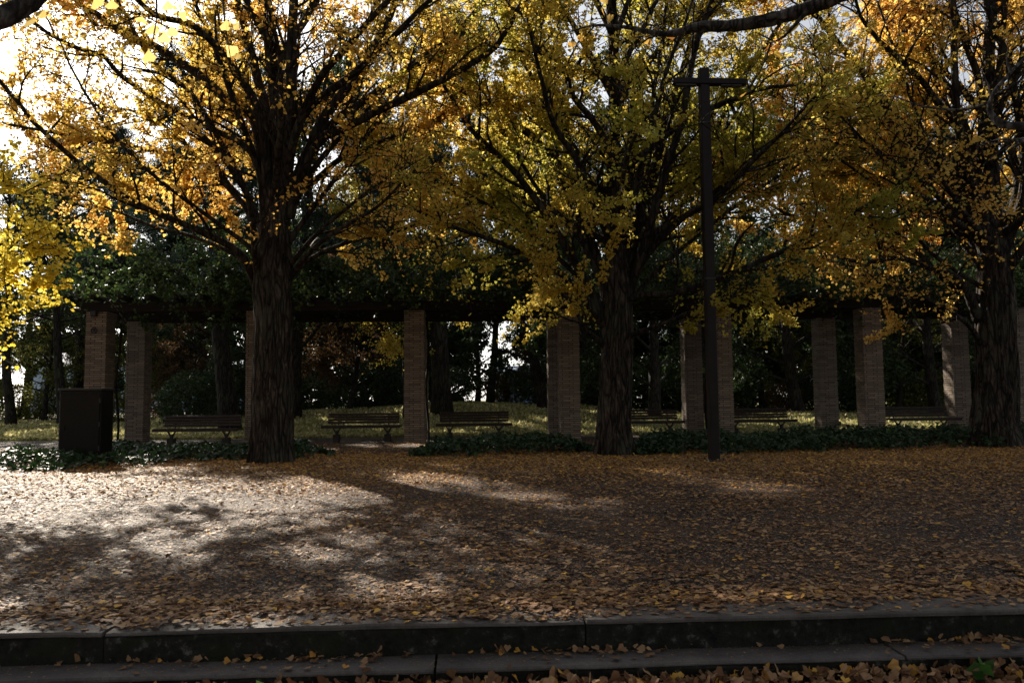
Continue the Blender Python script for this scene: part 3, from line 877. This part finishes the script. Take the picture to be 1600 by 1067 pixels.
# a bare shoot drooping at the left end
mb = MB()
Q = catmull(np.array([at(128, 470, 18.4), at(150, 463, 18.3), at(175, 474, 18.3), at(190, 494, 18.3), at(199, 503, 18.4)]), .05)
R_ = np.array([[cos(TH), sin(TH)], [-sin(TH), cos(TH)]])
Q2 = Q - np.array([PX0, PY0, 0]); Q2[:, :2] = Q2[:, :2] @ R_.T
mb.tube(Q2, .011, 5); mb.build('vine_shoot', M['grey_bark'], vine, True)

# ------------------------------------------------------------------ benches (facing the plaza)
def make_bench(label, loc):
    root = thing('park_bench', label, 'bench', loc, TH, 'park benches under the pergola')
    Ls, Lb = 1.90, 1.76
    mb = MB()
    for k in range(4):
        mb.box((0, -.22 + k * .118, .40 - .006 * k), (Ls, .100, .042), bevel=.009)
    mb.box((0, -.275, .385), (Ls, .030, .075), bevel=.008)
    mb.build('seat', M['slat'], root)
    mb = MB()
    for k in range(4):
        z = .475 + k * .066; y = .235 + k * .022
        mb.box((0, y, z), (Lb, .034, .058), Euler((radians(-17), 0, 0)), bevel=.008)
    mb.build('backrest', M['slat'], root)
    for sx in (-1, 1):
        mb = MB()
        mb.box((sx * .62, .0, .09), (.15, .20, .20), bevel=.012)
        mb.build('footing', M['footing'], root)
        mb = MB()
        mb.box((sx * .62, 0, .23), (.055, .10, .10), bevel=.006)
        for dx in (-.10, .10):
            mb.tube([(sx * .62 + dx * .1, 0, .20), (sx * .62 + dx * .5, 0, .29), (sx * .62 + dx, 0, .362)], [.024, .020, .016], 8)
        mb.box((sx * .62, -.02, .366), (.26, .46, .022), bevel=.004)
        mb.tube([(sx * .62, .17, .372), (sx * .62, .25, .45), (sx * .62, .335, .70)], [.018, .018, .014], 8)
        mb.build('bracket', M['iron'], root)
    return root
bs = [(311, 'slatted bench in the sun between the second brick pillar and the left ginkgo'),
      (566, 'dim bench just right of the left ginkgo, before the lone central pillar'),
      (741, 'dark bench right of the lone central pillar, above the small ivy mound'),
      (1010, 'dark bench half hidden behind the middle ginkgo trunk'),
      (1185, 'dark bench between the brown lamp post and a brick pillar'),
      (1440, 'bench before the sunlit patch of brick beside the right ginkgo')]
bz = [18.35, 19.6, 20.2, 20.8, 21.0, 21.1]
def bpos(px, z): return (at(px, 680, z)[0], z, 0.0)
b0 = make_bench(bs[0][1], bpos(bs[0][0], bz[0]))
for (px, lab), z in zip(bs[1:], bz[1:]):
    copy_thing(b0, bpos(px, z), TH, lab)

# ------------------------------------------------------------------ utility cabinet
ZC = 13.5
c0 = at(90.5, 700, ZC); c1 = at(155.8, 700, ZC)
cw = c1[0] - c0[0]; cd = .42; chh = at(120, 607, ZC)[2]
cab = thing('utility_cabinet', 'dark brown metal utility cabinet standing in the ivy at the left', 'cabinet', ((c0[0] + c1[0]) / 2, ZC + cd / 2, 0), 0.02)
mb = MB(); mb.box((0, 0, .04 + (chh - .07) / 2), (cw, cd, chh - .07), bevel=.008); mb.build('cabinet_body', M['cabinet'], cab)
mb = MB(); mb.box((0, 0, chh - .012), (cw + .03, cd + .03, .036), bevel=.006); mb.build('cabinet_roof', M['cabinet_trim'], cab)
mb = MB(); mb.box((0, -cd / 2 - .008, chh * .5), (cw - .05, .02, chh - .18), bevel=.005)
mb.box((-cw / 2 + .10, -cd / 2 - .024, .60), (.035, .016, .09), bevel=.005); mb.build('door', M['cabinet'], cab)
for z_ in (.25, .65, 1.05):
    mb = MB(); mb.tube([(cw / 2 - .02, -cd / 2 - .014, z_ - .04), (cw / 2 - .02, -cd / 2 - .014, z_ + .04)], .011, 8); mb.build('hinge', M['cabinet_trim'], cab)
mb = MB()
for k in range(26):
    mb.box((cw / 2 + .006, 0, .16 + k * .036), (.016, cd - .1, .016), Euler((0, radians(25), 0)), bevel=.002)
mb.build('louvre', M['cabinet'], cab)
mb = MB(); mb.box((0, 0, .02), (cw + .1, cd + .1, .08), bevel=.01); mb.build('plinth', M['footing'], cab)

# ------------------------------------------------------------------ lamp post
lp = on_ground(1116, 720)
post = thing('lamp_post', 'tall dark brown square lamp post with a short crossbar', 'lamp post', lp, .06)
ph = at(1104, 127, lp[1])[2]
mb = MB(); mb.box((0, 0, ph / 2 + .05), (.155, .155, ph + .30), bevel=.012)
mb.box((.0, -.0835, .75), (.09, .006, .38), bevel=.002)
mb.build('pole', M['post'], post)
mb = MB(); mb.box((.08, -.03, ph - .03), (1.22, .13, .105), bevel=.015); mb.build('crossbar', M['post'], post)
for s in (-1, 1):
    mb = MB(); mb.box((s * .38 + .06, -.03, ph - .092), (.34, .10, .022), bevel=.004); mb.build('lamp_panel', M['cabinet_trim'], post)
mb = MB(); mb.box((0, 0, 2.9), (.172, .172, .02), bevel=.003); mb.build('collar', M['iron'], post)
mb = MB(); mb.box((0, 0, .012), (.30, .30, .024), bevel=.004)
for a_, b_ in ((-1, -1), (-1, 1), (1, -1), (1, 1)): mb.tube([(a_ * .115, b_ * .115, .02), (a_ * .115, b_ * .115, .05)], .014, 6)
mb.build('base_plate', M['iron'], post)

# ------------------------------------------------------------------ ivy beds
def ivy_bed(label, outline, n, h, sunlit=False):
    """outline: list of (pixel x, ground y near, ground y far) columns"""
    o = np.array(outline, float)
    xs = rs.uniform(o[0, 0], o[-1, 0], n); t = rs.uniform(0, 1, n) ** .9
    yn = np.interp(xs, o[:, 0], o[:, 1]); yf = np.interp(xs, o[:, 0], o[:, 2])
    Pn = np.array([on_ground(x, y) for x, y in zip(xs, yn)])
    Pf = np.array([on_ground(x, y) for x, y in zip(xs, yf)])
    P = Pn + (Pf - Pn) * t[:, None]
    hh = h * (.35 + .65 * np.clip(np.minimum(t * 4, (1 - t) * 4 + .3), 0, 1)) * (.55 + .9 * vnoise(P[:, 0] * 2.2, P[:, 1] * 2.2, 5))
    e = np.clip(np.minimum(xs - o[0, 0], o[-1, 0] - xs) / 40, .25, 1)
    P[:, 2] = hh * e * rs.uniform(0, 1, n) ** .45
    kp = vnoise(P[:, 0] * 3.1 + 7, P[:, 1] * 3.1, 15) + .25 * e > .40 + .35 * (t < .12)
    P = P[kp]; n = len(P)
    Dv = rs.normal(size=(n, 3)) * [1, 1, .45] + [0, -.5, .1]
    Nv = rs.normal(size=(n, 3)) * .5 + [0, -.35, 1]
    tint = np.clip(rs.beta(2, 3, n) + (rs.uniform(0, 1, n) > .97) * .4, 0, 1)
    ob = obj('ivy_bed', leaf_mesh('ivy_bed', [leaves(P, rs.uniform(.05, .10, n), Dv, Nv, 'fan', tint)], M['ivy']))
    tag(ob, label, 'ivy', 'ivy beds round the tree row', 'stuff')
ivy_bed('glossy ivy spreading round the cabinet and the left ginkgo trunk', [(-20, 738, 722), (60, 738, 715), (160, 735, 706), (250, 728, 706), (340, 722, 706), (420, 716, 704), (470, 718, 706), (520, 714, 708)], 8000, .20)
ivy_bed('small low ivy mound between the left and middle ginkgo trees', [(645, 714, 708), (700, 715, 704), (780, 714, 700), (860, 711, 700), (925, 708, 702)], 3600, .28)
ivy_bed('long dark ivy bed running behind the lamp post to the right edge', [(975, 712, 706), (1050, 712, 698), (1200, 710, 694), (1350, 706, 688), (1480, 701, 686), (1600, 700, 684), (1750, 697, 682)], 17000, .30)

# ------------------------------------------------------------------ lawn grass
def tr_pts(n, xr, yr):
    X = rs.uniform(xr[0], xr[1], n); Y = rs.uniform(yr[0], yr[1], n)
    return X, Y
n = 70000
Y = 22.3 + rs.uniform(0, 1, n) ** 1.6 * 22; X = rs.uniform(-.72, .72, n) * Y
Z = terrain(X, Y)
P = np.stack([X, Y, Z - .02], 1)
V, F, T = leaves(P, rs.uniform(.05, .14, n), rs.normal(size=(n, 3)) * [.5, .5, .2] + [0, 0, 1.0], rs.normal(size=(n, 3)), 'kite')
g = obj('grass', leaf_mesh('grass', [(V, F, T)], M['grass'])); tag(g, 'short sunlit grass of the lawn behind the pergola', 'grass', None, 'stuff')

# ------------------------------------------------------------------ fallen leaves
def scatter(n, dens_fn, vmax):
    out = []
    while sum(map(len, out)) < n:
        m = 60000
        v = .03 + rs.uniform(0, 1, m) ** 1.0 * vmax
        Y0_ = 3.66 + v
        u = rs.uniform(-1, 1, m) * (Y0_ * .70 + .4)
        X = S0[0] + SR[0] * u + SN[0] * v; Y = S0[1] + SR[1] * u + SN[1] * v
        keep = rs.uniform(0, 1, m) < dens_fn(X, Y, v)
        out.append(np.stack([X, Y, v], 1)[keep])
    return np.concatenate(out)[:n]
def dfn(X, Y, v):
    a = vnoise(X * .9, Y * .9, 21) * .6 + vnoise(X * 3, Y * 3, 22) * .4
    d = .16 + .9 * np.clip((a - .38) * 3, 0, 1) * .40
    d = np.where(v < .22, .06 + d * (.35 + v * 3.2), d)
    d = np.where((v > .22) & (v < .55), d + .50, d)
    d = d + .75 * np.clip((Y - 8.5) / 5.0, 0, 1) * (Y < 15.2)
    d = np.where(Y > 15.2, d * .8, d)
    d = d * np.where((v > .5) & (Y < 8.5), .72, 1.0)
    return np.clip(d, 0, 1)
S = scatter(165000, dfn, 15.2)
n = len(S)
P = np.stack([S[:, 0], S[:, 1], np.where(S[:, 2] < .31, .006, .004) + rs.uniform(0, .016, n)], 1)
Dv = rs.normal(size=(n, 3)) * [1, 1, .14]
Nv = np.array([0, 0, 1.]) + rs.normal(size=(n, 3)) * .15
tint = rs.beta(1.6, 2.2, n) * .78
gold = rs.uniform(0, 1, n) < (.09 + .50 * np.clip((S[:, 1] - 8) / 5, 0, 1))
tint = np.where(gold, rs.uniform(.78, 1, n), tint)
S2 = scatter(150000, lambda X, Y, v: np.clip(.35 + vnoise(X * 1.3, Y * 1.3, 77) * .6, 0, 1) * (v > .2), 15.2)
m = len(S2)
CR = leaves(np.stack([S2[:, 0], S2[:, 1], rs.uniform(.004, .010, m)], 1), rs.uniform(.008, .022, m), rs.normal(size=(m, 3)) * [1, 1, .1], np.array([0, 0, 1.]) + rs.normal(size=(m, 3)) * .2, 'kite', rs.beta(1.5, 2.0, m) * .8 + .1 * (rs.uniform(0, 1, m) < .2), .5)
fl = obj('fallen_leaves', leaf_mesh('fallen_leaves', [CR, leaves(P, rs.triangular(.014, .026, .054, n) * np.where(S[:, 1] > 8, 1.05, .98), Dv, Nv, 'fan', tint, .65)], M['litter']))
tag(fl, 'fallen ginkgo leaves carpeting the plaza and the coping of the steps', 'fallen leaves', None, 'stuff')
# lower tread and the drift at its foot
n = 330
u = rs.uniform(-3.6, 3.8, n * 5); u = u[rs.uniform(0, 1, n * 5) < np.clip((vnoise(u * 2.2, u * 0, 91) - .35) * 1.6, .03, 1)][:n]; n = len(u); v = np.where(rs.uniform(0, 1, n) < .72, rs.uniform(-.035, .008, n), rs.uniform(-.18, 0, n))
P = plz(u, v); P[:, 2] = -.128 + rs.uniform(0, .012, n)
back = v > -.035
Dv = rs.normal(size=(n, 3)) * [1, .7, .15]; Dv[back] = rs.normal(size=(back.sum(), 3)) * [1, .6, .22] + [0, .2, .12]
Nv = np.array([0, 0, 1.]) + rs.normal(size=(n, 3)) * .25; Nv[back] = np.array([0, -.35, 1.]) + rs.normal(size=(back.sum(), 3)) * .4
A_ = leaves(P, rs.triangular(.016, .030, .054, n), Dv, Nv, 'fan', np.where(rs.uniform(0, 1, n) < .08, .85, rs.beta(2, 2.5, n) * .75), 1.2)
n = 9000
u = rs.uniform(-3.6, 3.8, n); v = -.19 - rs.uniform(0, 1, n) ** 1.5 * 1.6
P = plz(u, v); P[:, 2] = -.225 + rs.uniform(0, .055, n) * np.clip(1.3 + v, .3, 1) 
Dv = rs.normal(size=(n, 3)) * [1, 1, .5] + [0, 0, .25]
Nv = np.array([0, -.45, .8]) + rs.normal(size=(n, 3)) * .55
B_ = leaves(P, rs.triangular(.026, .042, .064, n), Dv, Nv, 'fan', np.where(rs.uniform(0, 1, n) < .12, rs.uniform(.8, 1, n), rs.beta(1.8, 2.4, n) * .75), 1.4)
m = 2600
P = plz(rs.uniform(-3.6, 3.8, m), -.18 + .18 * rs.uniform(0, 1, m) ** .6); P[:, 2] = -.1305 + rs.uniform(0, .004, m)
C_ = leaves(P, rs.uniform(.003, .012, m), rs.normal(size=(m, 3)) * [1, 1, .1], np.array([0, 0, 1.]) + rs.normal(size=(m, 3)) * .2, 'kite', rs.beta(1.5, 3.0, m), .5)
fl2 = obj('leaf_drift', leaf_mesh('leaf_drift', [A_, B_, C_], M['litter']))
tag(fl2, 'drift of curled tan leaves on the lower tread and at the foot of the steps', 'fallen leaves', None, 'stuff')
# weeds in the drift
def weed(label, p, n, s, sp, seed):
    r = np.random.RandomState(seed)
    Pn = np.tile(p, (n, 1)) + r.normal(size=(n, 3)) * [sp, sp * .4, .004]
    ob = obj('weed', leaf_mesh('weed', [leaves(Pn, r.uniform(s * .6, s, n), r.normal(size=(n, 3)) * [1, .6, .3] + [0, -.1, .55], r.normal(size=(n, 3)) * .4 + [0, -.8, .7], 'kite', r.uniform(0, 1, n))], M['weed']))
    tag(ob, label, 'weed', 'weeds at the foot of the steps')
weed('bright green seedling at the foot of the steps near the bottom right corner', stp(1.98 - .0, -.28).tolist() + [-.17], 6, .12, .03, 3)
weed('glossy broad weed leaves at the foot of the steps left of centre', stp(-1.02, -.30).tolist() + [-.20], 5, .11, .05, 5)
weed('dark green weed leaves at the foot of the steps near the left edge', stp(-1.68, -.30).tolist() + [-.20], 5, .11, .06, 8)

# ------------------------------------------------------------------ background wood
def bg_tree_meshes(kind, seed, H, R, nleaf, lsize, trunk_r, tmpl='kite', crown0=.3):
    global rs
    keep = rs; rs = np.random.RandomState(seed)
    mb = MB()
    tp = wander(np.array([0, 0, -.2]), np.array([rs.normal() * .06, rs.normal() * .06, 1]), H * .92, 14, .05, .06)
    mb.tube(tp, np.linspace(trunk_r * 1.15, trunk_r * .18, len(tp)) * np.array([1.25] + [1] * 14), 12)
    tm = mb.mesh('trunk', M['dark_bark'], True)
    mb = MB(); TW = []
    nl = 26
    for i in range(nl):
        t = crown0 + (1 - crown0) * (i + rs.uniform(0, 1)) / nl
        k = min(14, int(t * 14)); a = rs.uniform(0, 2 * pi)
        if kind == 'pine': Lb = R * (1 - ((t - crown0) / (1 - crown0)) ** 1.6 * .75); d = np.array([cos(a), sin(a), .18]); up = .01
        else:
            s = (t - crown0) / (1 - crown0); Lb = R * (.55 + .6 * math.sin(pi * min(1, s * .9 + .1))); d = np.array([cos(a), sin(a), .35 + s * .8]); up = .02
        Lb *= rs.uniform(.7, 1.1)
        Q = wander(tp[k], d, Lb, 9, .12, up)
        mb.tube(Q, np.linspace(trunk_r * .28, .012, len(Q)), 6, cap=False)
        TW.append(clothe(Q, np.linspace(trunk_r * .28, .012, len(Q)), mb, Lb * .38, 6, 7, None, tw=(.4, 1.0), t0=.2))
    bm_ = mb.mesh('branches', M['dark_bark'], True)
    TW = np.concatenate(TW)
    if kind == 'pine':
        n = nleaf; idx = rs.randint(0, len(TW), n // 14)
        c = TW[idx, rs.randint(1, 4, n // 14)]
        c = np.repeat(c, 14, 0) + rs.normal(size=(len(c) * 14, 3)) * .04
        V, F, T = leaves(c, rs.uniform(.16, .28, len(c)), rs.normal(size=(len(c), 3)) + [0, 0, .5], None, 'kite')
        # thin them to needles
        V = V.reshape(-1, 4, 3); mid = (V[:, 1] + V[:, 3]) / 2; V[:, 1] = mid + (V[:, 1] - mid) * .16; V[:, 3] = mid + (V[:, 3] - mid) * .16
        parts = [(V.reshape(-1, 3), F, T)]
    else:
        parts = [leaf_on(TW, nleaf, lsize, tmpl, .3, .09)]
    rs = keep
    return tm, bm_, parts
def bg_kind(kind, seed, H, R, nleaf, ls, tr, mat, crown0=.3):
    tm, bm_, parts = bg_tree_meshes(kind, seed, H, R, nleaf, ls, tr, 'kite', crown0)
    return tm, bm_, leaf_mesh('foliage', parts, M[mat])
KD = {
 'oak': bg_kind('oak', 1, 13, 4.8, 26000, .13, .30, 'dark_leaf', .22),
 'oak2': bg_kind('oak', 2, 11, 4.2, 22000, .13, .24, 'dark_leaf', .16),
 'pine': bg_kind('pine', 3, 15, 4.2, 52000, .1, .30, 'needle', .30),
 'olive': bg_kind('oak', 4, 8, 3.4, 16000, .12, .16, 'olive_leaf', .2),
 'maple': bg_kind('oak', 5, 7, 3.2, 13000, .11, .13, 'maple_leaf', .22),
 'gold': bg_kind('oak', 6, 12, 4.6, 30000, .10, .26, 'green_ginkgo_leaf', .28),
 'tallpine': bg_kind('pine', 21, 18, 4.6, 64000, .1, .26, 'needle', .62),
 'low': bg_kind('oak', 12, 9, 4.2, 42000, .17, .2, 'dark_leaf', .06),
 'thin': bg_kind('oak', 9, 12, 4.2, 7500, .13, .20, 'dark_leaf', .42),
}
NAMES = {'tallpine': ('pine_tree', 'pine'), 'low': ('evergreen_tree', 'tree'), 'oak': ('evergreen_tree', 'tree'), 'oak2': ('evergreen_tree', 'tree'), 'pine': ('pine_tree', 'pine'), 'olive': ('olive_green_tree', 'tree'), 'maple': ('maple_tree', 'maple'), 'gold': ('golden_tree', 'tree'), 'thin': ('open_crowned_tree', 'tree')}
def bg_tree(kind, px, Y, sc=1.0, label='', rz=None, sz=None):
    X = (px - 800) / FPX * Y
    z = float(terrain(np.array([X]), np.array([Y]))[0]) - .05
    nm, cat = NAMES[kind]
    root = thing(nm, label, cat, (X, Y, z), rs.uniform(0, 6.28) if rz is None else rz, 'trees of the wood behind the pergola')
    root.scale = (sc, sc, sc if sz is None else sz)
    tm, bm_, fm = KD[kind]
    obj('trunk', tm, root); obj('branches', bm_, root); obj('foliage', fm, root)
    return root
BG = [
 ('thin', 20, 34, .95, 'slim dark tree with leaning stems at the far left edge of the lawn'),
 ('thin', 100, 35, 1.0, 'open-crowned tree with forked dark stems just left of the first brick pillar'),
 ('olive', 70, 40, .75, 'low olive-green tree behind the lawn above the utility cabinet'),
 ('tallpine', 118, 44, 1.05, 'tall pine with ragged needle tufts showing against the sky at upper left'),
 ('tallpine', 40, 58, 1.1, 'distant ragged pine against the bright sky at the upper left edge'),
 ('olive', 175, 42, .8, 'small yellow-green tree seen between the first two brick pillars'),
 ('tallpine', 275, 47, 1.05, 'tall dark pine rising over the left end of the pergola'),
 ('maple', 290, 38, .7, 'russet maple framed above the left bench'),
 ('pine', 362, 25.5, .95, 'thick-trunked pine on the mound right behind the left bench'),
 ('oak2', 330, 33, .7, 'dark round evergreen behind the left bench'),
 ('oak', 455, 30, 1.05, 'dense dark evergreen directly behind the left ginkgo trunk'),
 ('maple', 545, 33, .9, 'brownish maple above the bench right of the left ginkgo'),
 ('oak', 600, 37, 1.2, 'tall dark evergreen left of the lone central pillar'),
 ('pine', 690, 29, 1.1, 'dark twin-looking pine just right of the lone central pillar'),
 ('thin', 765, 38, .9, 'open dark tree with sky showing through between the central pillars'),
 ('oak2', 850, 32, .95, 'dark evergreen left of the double pillars by the middle ginkgo'),
 ('maple', 835, 46, .6, 'small orange-brown maple far between the central pillars'),
 ('oak', 920, 36, 1.2, 'broad dark evergreen behind the middle ginkgo'),
 ('oak2', 1020, 29, .9, 'bushy dark evergreen right of the middle ginkgo trunk'),
 ('oak', 1110, 38, 1.2, 'tall dark evergreen behind the lamp post'),
 ('olive', 1190, 36, .8, 'yellow-tinged tree glimpsed above the bench by the lamp post'),
 ('oak2', 1245, 33, 1.0, 'spreading dark evergreen seen between the right pillar pairs'),
 ('oak', 1340, 39, 1.15, 'dark evergreen behind the right pillar pair'),
 ('olive', 1400, 36, .85, 'olive and gold tree above the rightmost bench'),
 ('oak2', 1460, 31, .9, 'dark evergreen over the rightmost bench'),
 ('oak', 1570, 37, 1.15, 'large dark evergreen behind the right ginkgo'),
 ('gold', 640, 28, .85, 'golden tree behind the pergola between the left and middle ginkgo'),
 ('oak2', 1690, 30, 1.0, 'dark evergreen just beyond the right edge'),
 ('olive', -110, 36, .8, 'olive tree just beyond the left edge of the lawn'),
]
for k, px, Y, sc, lab in BG:
    bg_tree(k, px, Y, sc, lab)
# the deep part of the wood, one mass of low crowns seen only in scraps, and unseen trees added behind the camera as a sky screen
deep = [(-40, 52), (160, 50), (215, 52), (320, 50), (390, 52), (450, 46), (510, 50), (570, 47), (630, 50), (690, 46), (745, 52), (860, 48), (905, 52), (960, 46), (1015, 52), (1070, 46), (1125, 50), (1180, 47), (1240, 52), (1300, 46), (1355, 51), (1420, 47), (1480, 52), (1540, 46), (1610, 50), (1680, 47)]
DL = ['beyond the far left rim of the lawn', 'between the first two brick pillars', 'behind the second brick pillar', 'behind the left end of the left bench', 'behind the right end of the left bench',
 'just right of the left ginkgo trunk', 'above the left end of the second bench', 'above the right end of the second bench', 'just left of the lone central pillar', 'just right of the lone central pillar',
 'above the bench right of the lone pillar', 'just left of the double pillars', 'just right of the double pillars', 'hidden behind the middle ginkgo trunk', 'just right of the middle ginkgo trunk',
 'left of the lamp post', 'right of the lamp post', 'above the bench beside the lamp post', 'left of the right pillar pair', 'behind the right pillar pair', 'just right of the right pillar pair', 'above the rightmost bench', 'left of the right ginkgo trunk',
 'behind the right ginkgo trunk', 'at the right edge of the photo', 'beyond the right edge of the photo']
DL = ['low-crowned evergreen deep in the wood, ' + q for q in DL]
for i, (px, Y) in enumerate(deep):
    px = px + rs.uniform(-15, 15)
    r_ = bg_tree('low', px, Y, rs.uniform(.9, 1.25), DL[i])
    r_['group'] = 'low evergreens deep in the wood'
for i, (px, wh) in enumerate([(350, 'left bench'), (610, 'lone central pillar'), (930, 'middle ginkgo'), (1160, 'lamp post'), (1390, 'rightmost bench'), (1500, 'right ginkgo')]):
    r_ = bg_tree('low', px, 60 + (i % 3) * 3, 1.35, 'large dim evergreen at the back of the wood, beyond the ' + wh)
    r_['group'] = 'low evergreens deep in the wood'
for i, (x, y) in enumerate([(-12, -5), (-5, -9), (3, -7), (10, -6), (17, -2), (-17, 1), (0, -15), (9, -14), (-9, -14), (20, 6), (-20, 8)]):  # out-of-view trees added to cut sky light and deepen the shade
    r_ = bg_tree('oak', 800, 20, 1.1, 'unseen dark evergreen added behind the camera to block sky light')
    r_.location = (x, y, -.3); r_['group'] = 'unseen evergreens added to block sky light'

# undergrowth shrubs closing the wood
def shrub_mesh(seed, mat, n, ls):
    r = np.random.RandomState(seed)
    p = r.normal(size=(n, 3)); p /= np.linalg.norm(p, axis=1)[:, None]
    p *= r.uniform(.25, 1, (n, 1)) ** .4
    p *= (.75 + .5 * vnoise(p[:, 0:1] * 2.5 + 9, p[:, 1:2] * 2.5 + p[:, 2:3] * 2, seed))
    p = p * [1.5, 1.2, 1.0] + [0, 0, .8]
    p[:, 2] = np.abs(p[:, 2])
    return leaf_mesh('foliage', [leaves(p, r.uniform(.6, 1.2, n) * ls, None, None, 'kite', np.clip(r.beta(2, 2, n), 0, 1))], M[mat])
def stems_mesh(seed):
    r = np.random.RandomState(seed); mb = MB()
    for k in range(9):
        a = r.uniform(0, 6.28); mb.tube([(0, 0, -.1), (cos(a) * .3, sin(a) * .3, .6), (cos(a) * .8, sin(a) * .7, 1.3)], [.03, .02, .008], 5)
    return mb.mesh('stem', M['dark_bark'], True)
SHM = [shrub_mesh(1, 'dark_leaf', 6000, .10), shrub_mesh(2, 'olive_leaf', 4500, .10), shrub_mesh(3, 'maple_leaf', 4000, .09)]
STM = stems_mesh(4)
SHL = [(30, 41, 1, 1.1, 'olive shrub at the far left rim of the lawn'), (95, 43, 1, 1.0, 'olive shrub behind the utility cabinet'), (175, 37, 1, .8, 'yellowish shrub between the first two brick pillars'),
 (255, 45, 2, .9, 'rusty shrub at the foot of the pale blue wall'), (305, 30, 0, 1.1, 'dark round shrub above the left bench backrest'), (430, 36, 0, 1.2, 'dark shrub behind the left ginkgo'),
 (500, 38, 1, 1.0, 'yellow-green shrub glowing right of the left ginkgo'), (560, 35, 0, 1.2, 'dark shrub behind the second bench'), (620, 40, 0, 1.4, 'dark shrub left of the lone central pillar'),
 (700, 38, 0, 1.0, 'dark shrub right of the lone central pillar'), (790, 47, 2, 1.0, 'tan shrub lit in the gap between the central pillars'), (870, 38, 0, 1.4, 'dark shrub behind the double pillars'),
 (940, 36, 0, 1.5, 'dark shrub behind the middle ginkgo'), (1020, 37, 0, 1.5, 'dark shrub over the bench by the middle ginkgo'), (1090, 36, 0, 1.4, 'dark shrub behind the lamp post'),
 (1170, 38, 1, 1.2, 'olive shrub above the bench by the lamp post'), (1225, 36, 2, .8, 'orange-leaved shrub between the right pillar pairs'), (1290, 37, 0, 1.4, 'dark shrub behind the right pillar pair'),
 (1370, 38, 0, 1.3, 'dark shrub left of the rightmost bench'), (1430, 37, 1, 1.1, 'olive shrub above the rightmost bench'), (1500, 38, 0, 1.4, 'dark shrub beside the sunlit brick'), (1580, 36, 0, 1.4, 'dark shrub behind the right ginkgo trunk'), (380, 42, 0, 1.3, 'dark shrub behind the thick-trunked pine')]
for px, Y, k, s, lab in SHL:
    X = (px - 800) / FPX * Y
    z = float(terrain(np.array([X]), np.array([float(Y)]))[0])
    r = thing('shrub', lab, 'shrub', (X, Y, z - .05), rs.uniform(0, 6.28), 'shrubs along the edge of the wood')
    r.scale = (s * 1.2, s, s)
    obj('foliage', SHM[k], r); obj('stem', STM, r)

# far building glimpsed through the trunks, distance haze put into its pale-blue walls
bx = (255 - 800) / FPX * 95
hs = thing('building', 'distant building with haze-blue painted walls glimpsed low through the trees behind the left bench', 'building', (bx, 95, 0), .1)
mb = MB(); mb.box((0, 0, 2.6), (26, 9, 5.4)); mb.build('wall', M['wall'], hs)
mb = MB(); mb.add([(-13.5, -5, 5.3), (13.5, -5, 5.3), (13.5, 5, 5.3), (-13.5, 5, 5.3), (-13.5, 0, 7.2), (13.5, 0, 7.2)], [[0, 1, 5, 4], [2, 3, 4, 5], [3, 2, 1, 0]], [[0, 4, 3], [1, 2, 5]]); mb.build('roof', M['roof'], hs)
for k in range(8):
    mb = MB(); mb.box((-11 + k * 3.1, -4.52, 2.6), (1.4, .08, 1.2)); mb.build('window', M['glass'], hs)
hx = (840 - 800) / FPX * 90
hs2 = thing('building', 'distant blue shed glimpsed between the central pillars', 'building', (hx, 90, 0), -.1)
mb = MB(); mb.box((0, 0, 1.6), (9, 6, 3.4)); mb.build('wall', M['roof'], hs2)
mb = MB(); mb.add([(-5, -3.4, 3.3), (5, -3.4, 3.3), (5, 3.4, 3.3), (-5, 3.4, 3.3), (-5, 0, 4.8), (5, 0, 4.8)], [[0, 1, 5, 4], [2, 3, 4, 5], [3, 2, 1, 0]], [[0, 4, 3], [1, 2, 5]]); mb.build('roof', M['wall'], hs2)
